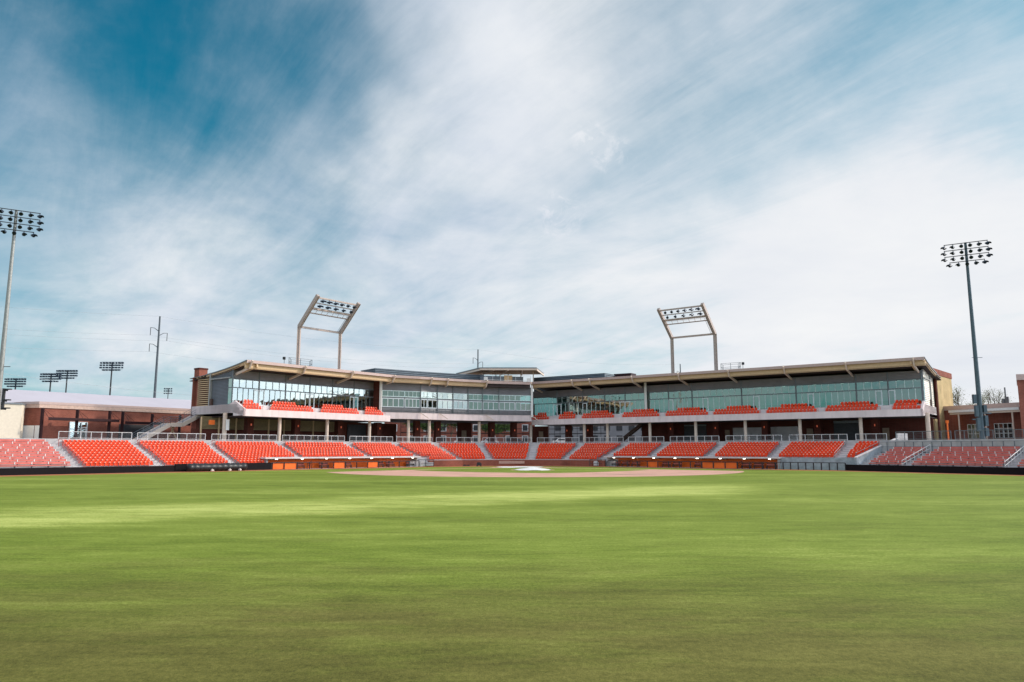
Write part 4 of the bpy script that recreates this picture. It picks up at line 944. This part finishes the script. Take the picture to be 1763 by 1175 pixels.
def roof_frame(P, d, bk, xk, yk, yt_, label, xt_):
    off = 8; base = offset(P, off) if False else [P[0] + bk * off, P[-1] + bk * off]
    kp = [hit(base[0], base[1], ratio(x, y))[0] for x, y in zip(xk, yk)]
    kz = [at(x, y, k.y).z for x, y, k in zip(xk, yk, kp)]; kzm = sum(kz) / 2
    tz = []; fw = []
    for x, y, k in zip(xt_, yt_, kp):
        r = ratio(x, y); q, t = hit(k, k - bk, r); fw.append(t); tz.append(at(x, y, q.y).z)
    f = sum(fw) / 2; zt_ = sum(tz) / 2
    rt = empty('roof_light_frame', v3(kp[0], 15.0), label, 'light frame', 'bent floodlight frames on the grandstand roof')
    K = [v3(k, kzm) for k in kp]; T = [v3(k - bk * f, zt_) for k in kp]
    for k, t_ in zip(K, T):  # each leg: post, then the part leaning over the field
        m = MB(); m.beam((k.x, k.y, 15.0), k, .42, .42); m.beam((k.x + d.x * .27, k.y + d.y * .27, 15.0), (k.x + d.x * .27, k.y + d.y * .27, k.z), .06, .55); m.beam((k.x - d.x * .27, k.y - d.y * .27, 15.0), (k.x - d.x * .27, k.y - d.y * .27, k.z), .06, .55)
        m.build('post', M['framec'], rt)
        m = MB(); m.beam(k - (t_ - k).normalized() * .2, t_, .34, .5); e = Vector((d.x, d.y, 0))
        m.beam(k + e * .24, t_ + e * .24, .06, .62); m.beam(k - e * .24, t_ - e * .24, .06, .62); m.build('inclined_post', M['framec'], rt)
    F = lambda u, w: K[0].lerp(K[1], u).lerp(T[0].lerp(T[1], u), w)
    dn = Vector((0, 0, 1))
    for nm, w, ww, hh in (('cross_beam', .0, .28, .34), ('catwalk_beam', .46, .5, .12), ('lamp_beam', .60, .42, .34), ('lamp_beam', .775, .14, .16), ('lamp_beam', .935, .28, .26)):
        m = MB(); m.beam(F(0, w), F(1, w), ww, hh)
        if nm == 'catwalk_beam':
            for i in range(8): u = .04 + .92 * i / 7; m.beam(F(u, .46), F(u, .60), .05, .05)
            m.beam(F(0, .46) - dn * .0 + Vector((0, 0, .5)), F(1, .46) + Vector((0, 0, .5)), .03, .03)
        m.build(nm, M['framec'] if nm == 'lamp_beam' else M['framec'], rt)
    aim = Vector((-bk.x, -bk.y, -.25))
    for w, n in ((.935, 6), (.775, 5)):
        for i in range(n):
            a2 = aim + Vector((d.x, d.y, 0)) * (.5 - i / (n - 1)) * .8; floodlight(rt, F(.14 + .76 * i / (n - 1), w) + Vector((0, 0, -.1)), a2, sc=1.05)
    e = v3(d, 0)
    m = MB()
    for s in (.45, .75): m.beam(K[1] - e * s + Vector((0, 0, .1)), T[1].lerp(K[1], .45) - e * s, .04, .04)
    for i in range(14): q = (K[1]).lerp(T[1].lerp(K[1], .45), i / 14); m.beam(q - e * .45, q - e * .75, .03, .03)
    m.build('ladder', M['grey'], rt)
    return kp
kl = roof_frame(Lc[:2], dL, bL, (515.3, 586), (562.4, 574), (509, 522.5), 'tan bent steel frame of floodlights standing on the left roof wing', (547, 619))
kr = roof_frame(Rc[1:], dR, bR, (1156.7, 1230.7), (583, 574.5), (532.5, 523), 'tan bent steel frame of floodlights standing on the right roof wing', (1131, 1211))
# small railed hatches beside the frames
for P, x0, x1, lb, lx in (([A_, B_], 497, 537, 'dark railing round the roof hatch beside the left light frame', 489), ([R1, R2], 1241, 1275, 'dark railing round the roof hatch beside the right light frame', 1279)):
    O = offset(P, .7); O2 = offset(P, 3.0); z = 16.85 if x0 < 600 else 17.25
    c = [hitpoly(O, ratio(x0, 630)), hitpoly(O, ratio(x1, 630)), hitpoly(O2, ratio(x1 - 4, 630)), hitpoly(O2, ratio(x0 + 4, 630))]
    m = MB()
    for i in range(4):
        a, b = c[i], c[(i + 1) % 4]
        for f in (0, .5): m.beam(v3(a.lerp(b, f), z - .4), v3(a.lerp(b, f), z + 1.0), .06, .06)
        for h in (1.0, .3): m.beam(v3(a, z + h), v3(b, z + h), .05, .05)
    o = tag(m.build('roof_rail', M['grey']), lb, 'railing')
    q = hitpoly(O, ratio(lx, 630)); m = MB(); m.beam(v3(q, z - .5), v3(q, z + .9), .06, .06); m.box((q.x, q.y - .1, z + .75), (.4, .3, .45)); tag(m.build('roof_lamp', M['dark']), 'small dark lamp on a stalk ' + ('at the left' if x0 < 600 else 'at the right') + ' roof hatch railing', 'lamp')
# ------------------------------------------------------------------ tall light poles
def light_pole(base, top, label, mt_, group='tall floodlight poles at the field corners', face=None):
    rt = empty('light_pole', base, label, 'light pole', group)
    MB().tube(base, Vector((base.x, base.y, top)), .33, .17, 14).build('pole', M[mt_], rt)
    d = Vector(face).normalized(); s = Vector((-d.y, d.x, 0))     # s: along the cross arms
    b = Vector((base.x, base.y, 0))
    for r, (n, w) in enumerate(((6, 2.62), (6, 2.66), (6, 2.66), (5, 2.1))):
        z = top - .1 - r * .86
        MB().beam(b + s * -w + Vector((0, 0, z)) + d * .25, b + s * w + Vector((0, 0, z)) + d * .25, .09, .09).build('cross_arm', M['dark'], rt)
        for i in range(n):
            u = -1 + 2 * i / (n - 1); floodlight(rt, b + s * w * u * .97 + d * .25 + Vector((0, 0, z)), d * 1.0 + s * (-u * 0 + .55 * u) * 1 + Vector((0, 0, -.28)), sc=.98)
    return rt
pr = at(1690, 754, 101.5); tp = at(1662, 418, 101.5)
rp = light_pole(Vector((tp.x, tp.y, CONZ)), tp.z, 'tall dark steel floodlight pole rising behind the right benches', 'pole_b', face=(-.62, -1.0, 0))
tp = at(28.5, 362, 92.5)
lp = light_pole(Vector((tp.x, tp.y, 3.5)), tp.z, 'tall pale steel floodlight pole cut by the left edge of the view', 'pole', face=(.62, -1.0, 0))
# gear on the right pole
m = MB(); x, y = rp.location.x, rp.location.y
for dx, z, h in ((-.75, 9.6, 1.2), (-.6, 8.0, 1.5), (.5, 8.3, 1.0), (-.5, 6.2, 1.8), (.55, 6.7, 1.4), (.5, 5.2, 1.1)): MB().box((x + dx, y - .2, z), (.42, .4, h)).build('equipment_box', M['pole_b'], rp)
m.box((x + .55, y - .1, 7.7), (1.6, .25, .14)); m.box((x - .3, y - .1, 6.9), (1.8, .25, .14)); m.box((x + .1, y - .2, 15.2), (1.4, .06, .06)); m.build('equipment_arm', M['pole_b'], rp)
m = MB(); x, y = lp.location.x, lp.location.y
m.box((x + .5, y, 13.0), (1.2, .08, .08)); m.box((x - .3, y, 13.2), (1.2, .08, .08)); m.box((x + .75, y - .2, 9.0), (.25, .3, 2.6))
m.build('equipment_box', M['dark'], lp)
for z in (7.9, 8.9, 10.2): m = MB(); m.box((x + 1.25, y - .2, z), (.75, .35, .14)); m.box((x + 1.1, y - .2, z - .12), (.16, .2, .2)); m.box((x + .95, y - .2, z), (.25, .1, .1)); m.build('speaker_arm', M['dark'], lp)
# distant field lights
def far_light(xp, ytop, Y, wpx, rows, cols, label, hpx=15):
    t = at(xp, ytop, Y); sc = FPX * 1.02 / Y; w = wpx / sc; h = hpx / sc
    rt = empty('field_light', (t.x, t.y, CONZ), label, 'light pole', 'floodlights of the fields beyond')
    MB().tube((t.x, t.y, CONZ), t, .30, .2, 8).build('pole', M['dark'], rt)
    m = MB()
    for r in range(rows):
        z = t.z - h * r / (rows - 1) * .9; 
        for i in range(cols):
            u = -1 + 2 * i / (cols - 1)
            if rows == 4 and r == 3 and abs(u) > .8: continue
            MB().box((t.x + u * w / 2, t.y - .3, z - .25), (w / cols * .68, .6, h / rows * .72), random.uniform(-.5, .5)).build('floodlight', M['lamp'], rt)
    m = MB()
    for r in range(rows + 1): z = t.z + .1 - h * r / rows; m.beam((t.x - w / 2, t.y, z), (t.x + w / 2, t.y, z), .07, .07)
    m.build('cross_arm', M['grey'], rt)
for a in ((193.5, 624, 230, 38, 4, 8, 'farther floodlight pole, the tallest right of the pair above the white roof'), (116.5, 638, 260, 34, 4, 8, 'distant floodlight pole, right one of the overlapping pair'),
          (88.5, 643.5, 240, 34, 4, 8, 'distant floodlight pole, left one of the overlapping pair'), (28, 652, 240, 34, 4, 8, 'distant floodlight pole just right of the big left pole'),
          (290, 669, 420, 12, 3, 4, 'tiny distant floodlight pole near the brick pier')): far_light(*a, hpx=(14 if a[3] > 20 else 9))
# ------------------------------------------------------------------ transmission line
PT = []
def tpole(t, base, label, r=.42):
    rt = empty('power_pole', (t.x, t.y, base), label, 'power pole', 'power line poles behind the stadium')
    MB().tube((t.x, t.y, base), t, r, r * .5, 10).build('pole', M['pole_d'], rt); tips = [Vector((t.x, t.y, t.z))]
    for dz, sd in ((-3.2, -1), (-4.4, 1), (-7.6, -1)):
        m = MB(); p = Vector((t.x, t.y, t.z + dz - .9 * 1)); q = Vector((t.x + sd * 1.7, t.y + sd * 1.2, t.z + dz))
        m.tube(p, p.lerp(q, .55) + Vector((0, 0, .3)), .11, .08, 6); m.tube(p.lerp(q, .55) + Vector((0, 0, .3)), q, .08, .06, 6); m.build('arm', M['pole_d'], rt)
        e = q - Vector((0, 0, 2.1)); MB().tube(q, e, .09, .09, 6).build('insulator', M['dark'], rt); tips.append(e)
    PT.append(tips); return rt
P1 = at(275.5, 545, 200); P2 = at(823, 602, 272); P3 = at(1171, 627, 325); P0 = P1 + (P1 - P2) * 1.05; P0.z = P1.z
tpole(P0, CONZ, 'power pole outside the left edge'); tpole(P1, CONZ, 'tall grey power pole behind the left brick building'); tpole(P2, CONZ, 'power pole top showing above the roof centre'); tpole(P3, CONZ, 'small power pole top under the right light frame')
for s in range(3):
    for wi, (a, b) in enumerate(zip(PT[s], PT[s + 1])):
        m = MB(); pr_ = None; n = 24
        for i in range(n + 1):
            u = i / n; p = a.lerp(b, u); p.z -= 4 * 2.2 * u * (1 - u)
            if pr_ is not None: m.tube(pr_, p, .020, n=4)
            pr_ = p
        tag(m.build('power_line', M['wire']), ['topmost', 'second', 'third', 'lowest'][wi] + ['', ' from top', '', ''][wi] + ' thin power line ' + ['left of the tall grey pole', 'between the left and centre poles', 'right of the centre pole'][s], 'power line', 'power lines behind the stadium')
m = MB(); a, b = at(-60, 634, 150), at(520, 690, 260); pr_ = None
for i in range(31):
    u = i / 30; p = a.lerp(b, u); p.z -= 1.5 * 4 * u * (1 - u)
    if pr_ is not None: m.tube(pr_, p, .03, n=4)
    pr_ = p
tag(m.build('low_cable', M['wire']), 'single low cable slanting down over the white roof', 'cable')

# ------------------------------------------------------------------ left side buildings
r0_, r1_ = at(8, 671, 150), at(329, 688.5, 184)
d = (r1_ - r0_).xy.normalized(); bk = Vector((-d.y, d.x)); zr = (r0_.z + r1_.z) / 2
rt = empty('membrane_hall', (r0_.x, r0_.y, CONZ), 'long low hall with a pale pinkish hipped roof behind the brick building', 'hall')
a, b = r0_.xy - d * 3, r1_.xy + d * 26; ea, eb = a - bk * 15 - d * 14, b - bk * 15 + d * 10; fa, fb = a + bk * 15 - d * 14, b + bk * 15 + d * 10; ez = zr - 4.6
MB().add([v3(a, zr), v3(b, zr), v3(ea, ez), v3(eb, ez), v3(fa, ez), v3(fb, ez)], [(2, 3, 1, 0), (5, 4, 0, 1), (4, 2, 0), (3, 5, 1), (2, 4, 5, 3)]).build('roof', M['pinkroof'], rt)
m = MB().poly([ea, eb, fb, fa], CONZ, ez - .05); m.build('wall', M['cream'], rt)
m = MB()
for f in (.25, .55, .8): q = ea.lerp(eb, f); m.beam(v3(q, ez - .5), v3(q, ez + 1.0), .1, .1)
m.build('roof_vent', M['white'], rt)
# brick building
c0, c1 = at(72, 692.4, 116), None
zt_ = c0.z; c1 = at(300, 702.5, 134); zt_ = (c0.z + c1.z) / 2; d = (c1 - c0).xy.normalized(); bk = Vector((-d.y, d.x)); c0 = c0.xy; c1 = c1.xy + d * 9
cr = hit(c0, c0 + (bk * 1 - d * .45), ratio(36, 720))[0]
rt = empty('brick_building', v3(c0, CONZ), 'long single storey red brick building with a tan cornice on the left', 'building')
pl = [c0, c1, c1 + bk * 14, cr + bk * 10, cr]
m = MB().poly(pl, CONZ, zt_ - .95); m.build('wall', M['brick'], rt)
cx_ = sum((p for p in pl), Vector((0, 0))) / 5
big = [p + (p - cx_).normalized() * .4 for p in pl]; big[4] = pl[4] + (pl[0] - pl[4]).normalized() * .0 - bk * .35
MB().poly(big, zt_ - .949, zt_ - .4).build('cornice', M['cornice'], rt); big2 = [p + (p - cx_).normalized() * .12 for p in big]; MB().poly(big2, zt_ - .398, zt_).build('roof_edge', M['gutter'], rt)
def on(x, o=0): return hit(c0 - bk * o, c1 - bk * o, ratio(x, 735))[0]
a, b = on(120, .1), on(150, .1); m = MB(); g = MB()
for i in range(4): p = a.lerp(b, i / 3); m.beam(v3(p, CONZ), v3(p, CONZ + 3), .1, .14)
for z in (CONZ + .1, CONZ + 1.9, CONZ + 3): m.beam(v3(a, z), v3(b, z), .1, .12)
w = m.build('window', M['frame_w'], rt); g.wall(a + bk * .05, b + bk * .05, CONZ, CONZ + 3, .02); g.build('glass', M['glass_b'], w)
p_, q_ = a.lerp(b, .66), a.lerp(b, .95); m = MB()
for p in (p_, q_): m.beam(v3(p - bk * .05, CONZ), v3(p - bk * .05, CONZ + 2.2), .16, .16)
m.beam(v3(p_ - bk * .05, CONZ + 2.2), v3(q_ - bk * .05, CONZ + 2.2), .16, .16); m.build('door_frame', M['white'], rt)
for f in (.16, .45, .78):
    p = cr.lerp(c0, f); dd = (c0 - cr).normalized(); nn = Vector((dd.y, -dd.x)); MB().wall(p + nn * .08, p + dd * 1.0 + nn * .08, CONZ, CONZ + 2.35, .06).build('white_door', M['white'], rt)
a, b = on(205, .05), on(262, .05); MB().wall(a, b, CONZ, CONZ + 2.9, .04).build('dark_recess', M['dark'], rt)
# canopy
def canopy(xs, xa, xb, z0, label):
    rt = empty('steel_canopy', v3(on(xa, 3), CONZ), label, 'canopy', 'steel canopies on the left building')
    a, b = on(xa, 3.6), on(xb, 3.6); a2, b2 = on(xa, 1.4), on(xb, 1.4)
    MB().hexa([v3(p, z0) for p in (a, b, b2, a2)], [v3(p, z0 + .36) for p in (a, b, b2, a2)]).build('canopy_deck', M['brown'], rt)
    for x in xs:
        p = on(x, 2.6); m = MB(); m.beam(v3(p, CONZ), v3(p, z0 + 1.75), .34, .34); m.build('post', M['brown'], rt)
        m = MB(); m.tube(v3(p, z0 + 1.7), v3(p + d * 1.9, z0 + .25), .03, n=5); m.tube(v3(p, z0 + 1.7), v3(p - bk * 1.0 + d * .5, z0 + .25), .03, n=5); m.build('stay_rod', M['brown'], rt)
canopy((71, 131.5, 187.5, 210), 82, 205, CONZ + 3.15, 'dark red steel canopy with posts and stay rods before the brick building')
canopy((261, 309), 215, 328, CONZ + 2.9, 'dark red steel canopy beside the foot of the outside stair')
# cream block
a = hit(Vector((-100, 113)), Vector((-60, 113)), ratio(36.5, 720))[0]; z1 = at(37, 697, a.y).z
cq = [a, a + Vector((-1.5, 3)), a - dL * 22 + Vector((-8, 5)), a - dL * 22]
m = MB().poly(cq, CONZ, z1); o = tag(m.build('cream_block', M['cream']), 'plain cream rendered block at the left edge', 'building')
MB().poly([cq[0] + Vector((.12, -.1)), cq[1] + Vector((0, .1)), cq[2], cq[3] + Vector((.12, -.1))], z1 + .003, z1 + .22).build('coping', M['grey'], o)

# ------------------------------------------------------------------ right side buildings
a, b = at(1618, 697, 136), at(1752, 697, 124)
zt_ = (a.z + b.z) / 2; d = (b - a).xy.normalized(); bk = Vector((-d.y, d.x)); a, b = a.xy - d * 7, b.xy + d * 3
rt = empty('brick_building', v3(a, CONZ), 'low red brick building with a white edged porch on the right', 'building')
MB().poly([a, b, b + bk * 12, a + bk * 12], CONZ, zt_ - .75).build('wall', M['brick'], rt); MB().poly([p - bk * .2 for p in (a, b)] + [b + bk * 12, a + bk * 12], zt_ - .748, zt_).build('cornice', M['gutter'], rt)
def on2(x, o=0): return hit(a - bk * o, b - bk * o, ratio(x, 725))[0]
p, q = on2(1634, 3.4), on2(1756, 3.4); zc = at(1634, 708, p.y).z
MB().hexa([v3(x, zc - .3) for x in (p, q, q + bk * 3.3, p + bk * 3.3)], [v3(x, zc + .1) for x in (p, q, q + bk * 3.3, p + bk * 3.3)]).build('porch_roof', M['white'], rt)
MB().hexa([v3(x, zc - .65) for x in (p + bk * .3, q + bk * .3, q + bk * .7, p + bk * .7)], [v3(x, zc - .302) for x in (p + bk * .3, q + bk * .3, q + bk * .7, p + bk * .7)]).build('porch_beam', M['tanl'], rt)
for x in (1651, 1697, 1744):
    for o_, r in ((2.9, .13), (1.6, .11)): g = on2(x, o_); MB().tube(v3(g, CONZ), v3(g, zc - .3), r, n=8).build('porch_column', M['tanl'], rt)
for x0, x1 in ((1665, 1691), (1711, 1742)):
    p, q = on2(x0, .1), on2(x1, .1); m = MB(); g = MB()
    for i in range(5): w = p.lerp(q, i / 4); m.beam(v3(w, CONZ + .6), v3(w, CONZ + 3.0), .08, .1)
    for i in range(4): z = CONZ + .6 + 2.4 * i / 3; m.beam(v3(p, z), v3(q, z), .08, .1)
    w = m.build('window', M['white'], rt); g.wall(p + bk * .04, q + bk * .04, CONZ + .6, CONZ + 3.0, .02); g.build('glass', M['glass_b'], w)
m = MB()
for x in (1731, 1737): g = on2(x, -4); m.tube(v3(g, zt_ - .5), v3(g, zt_ + (1.0 if x == 1731 else 1.3)), .3, n=10)
g = on2(1735, -5); m.tube(v3(g, zt_ - .5), v3(g, zt_ + 3.0), .12, n=8); m.build('roof_vent', M['grey'], rt)
# brick block at the right edge
a = at(1751, 655, 118); zt_ = at(1751, 645, 118).z; a = a.xy
m = MB().poly([a, a + Vector((14, -3)), a + Vector((20, 8)), a + Vector((7, 10))], CONZ, zt_ - .9); rt = tag(m.build('brick_block', M['brick']), 'taller red brick block cut by the right edge', 'building')
MB().poly([a + Vector((-.3, -.3)), a + Vector((14, -3.4)), a + Vector((20.3, 8)), a + Vector((6.8, 10.3))], zt_ - .898, zt_).build('cornice', M['gutter'], rt)
MB().wall(a + Vector((.85, -.25)), a + Vector((3.2, -.75)), 8.2, 10.9, .08).build('window', M['glass_b'], rt); MB().wall(a + Vector((.85, -.27)), a + Vector((3.2, -.77)), 7.6, 8.1, .1).build('sill', M['white'], rt)
# slender orange post by the guard rail
p = at(1633, 755, 106); m = MB().tube((p.x, p.y, CONZ), (p.x, p.y, 6.6), .1, n=8); m.box((p.x, p.y, 6.75), (.3, .3, .4)); tag(m.build('orange_post', M['orange']), 'slender orange post with a box top beside the right guard rail', 'post')

# ------------------------------------------------------------------ behind the middle openings
rt = empty('brick_house', (-14, 232, CONZ), 'red brick building with white windows seen through the concourse', 'building')
MB().box((-16, 238, 10.5), (46, 12, 12.6)).build('wall', M['brick'], rt)
for i in range(9):
    for j in range(3):
        f = MB().box((-36 + i * 5, 231.93, 6.1 + j * 3.4), (1.9, .14, 2.1)).build('window_frame', M['white'], rt); MB().box((-36 + i * 5, 231.82, 6.1 + j * 3.4), (1.5, .1, 1.7)).build('glass', M['dark'], f)
rt = empty('pale_house', (24, 222, CONZ), 'pale long building with dark windows seen through the right openings', 'building')
MB().box((26, 228, 8.4), (30, 10, 8.4)).build('wall', M['corr_l'], rt)
for i in range(8):
    for j in range(2): MB().box((13.5 + i * 3.6, 222.94, 6.3 + j * 2.9), (1.7, .14, 1.5)).build('window', M['dark'], rt)
def car(x, y, rz, m_, label):
    rt = empty('parked_car', (x, y, CONZ), label, 'car', 'cars parked behind the stadium', )
    b = MB(); b.hexa([(x - 2.2, y - .9, CONZ + .3), (x + 2.2, y - .9, CONZ + .3), (x + 2.2, y + .9, CONZ + .3), (x - 2.2, y + .9, CONZ + .3)], [(x - 2.1, y - .85, CONZ + .85), (x + 2.1, y - .85, CONZ + .85), (x + 2.1, y + .85, CONZ + .85), (x - 2.1, y + .85, CONZ + .85)])
    b.hexa([(x - 1.4, y - .8, CONZ + .85), (x + 1.3, y - .8, CONZ + .85), (x + 1.3, y + .8, CONZ + .85), (x - 1.4, y + .8, CONZ + .85)], [(x - .8, y - .65, CONZ + 1.42), (x + .8, y - .65, CONZ + 1.42), (x + .8, y + .65, CONZ + 1.42), (x - .8, y + .65, CONZ + 1.42)])
    b.build('body', m_, rt, bevel=.06)
    MB().box((x, y - .76, CONZ + 1.1), (1.7, .06, .34)).build('side_window', M['dark'], rt)
    for s in (-1.35, 1.35): MB().tube((x + s, y - .95, CONZ + .33), (x + s, y - .7, CONZ + .33), .33, n=14).build('wheel', M['black'], rt)
for x, y, m_, lb in ((-12, 187, 'white', 'white car parked behind the middle openings'), (-5.5, 188, 'steel', 'silver car parked behind the middle openings'), (1, 187, 'dark', 'black car parked behind the middle openings'), (12, 185, 'white', 'white car parked behind the right openings')): car(x, y, 0, M[m_], lb)

# trees
def tree(x, y, h, r, leafy, label, mt_, nleaf=900, group='trees around the stadium', seed=0):
    rn = random.Random(seed); rt = empty('tree', (x, y, CONZ), label, 'tree', group); m = MB(); tips = []
    def grow(p, d, L_, rad, lv):
        q = p + d * L_; m.tube(p, q, rad, rad * .62, 6 if lv < 2 else 4); 
        if lv >= 4: tips.append(q); return
        if lv >= 2: tips.append(q)
        for _ in range(3 if lv < 3 else 2 + (not leafy)):
            nd = (d + Vector((rn.uniform(-.75, .75), rn.uniform(-.75, .75), rn.uniform(-.15, .55)))).normalized(); grow(q, nd, L_ * rn.uniform(.62, .82), rad * .58, lv + 1)
    grow(Vector((x, y, CONZ)), Vector((rn.uniform(-.08, .08), 0, 1)).normalized(), h * .32, h * .022, 0)
    m.build('trunk', M['bark'], rt)
    l = MB()
    for _ in range(nleaf):
        c = rn.choice(tips) + Vector((rn.gauss(0, r), rn.gauss(0, r), rn.gauss(0, r * .8))); s = rn.uniform(.12, .26) if leafy else rn.uniform(.05, .12)
        a = Vector((rn.gauss(0, 1), rn.gauss(0, 1), rn.gauss(0, 1))).normalized(); b = a.cross(Vector((rn.gauss(0, 1), rn.gauss(0, 1), rn.gauss(0, 1)))).normalized()
        l.add([c - a * s, c - b * s * .6, c + a * s, c + b * s * .6], [(0, 1, 2, 3)])
    l.build('crown', M[mt_], rt)
for i, (x, y, h, lb) in enumerate(((-27, 205, 8, 'green tree seen through the leftmost concourse opening'), (-21, 196, 7, 'green tree seen second from left through the concourse'), (-16.5, 206, 8, 'green tree left of the brick block in the concourse'), (-6, 206, 7, 'green tree right of the brick block in the concourse'), (-2, 196, 6, 'young green tree in the right part of the middle opening'))):
    tree(x, y, h, .55, True, lb, 'leaf', 2600, seed=i + 3)
for i, (xp, Y, h, lb) in enumerate(((1655, 165, 12.5, 'nearly bare spring tree behind the right porch, beside the tan tower'), (1680, 172, 11, 'nearly bare spring tree partly behind the right light pole'), (1712, 160, 12, 'nearly bare wide spring tree right of the light pole'))):
    p = at(xp, 740, Y); tree(p.x, Y, h, .5, False, lb, 'leaf_y', 1300 if i != 1 else 2200, seed=i + 21)
print('objects', len(bpy.data.objects), 'seats', len(seats))
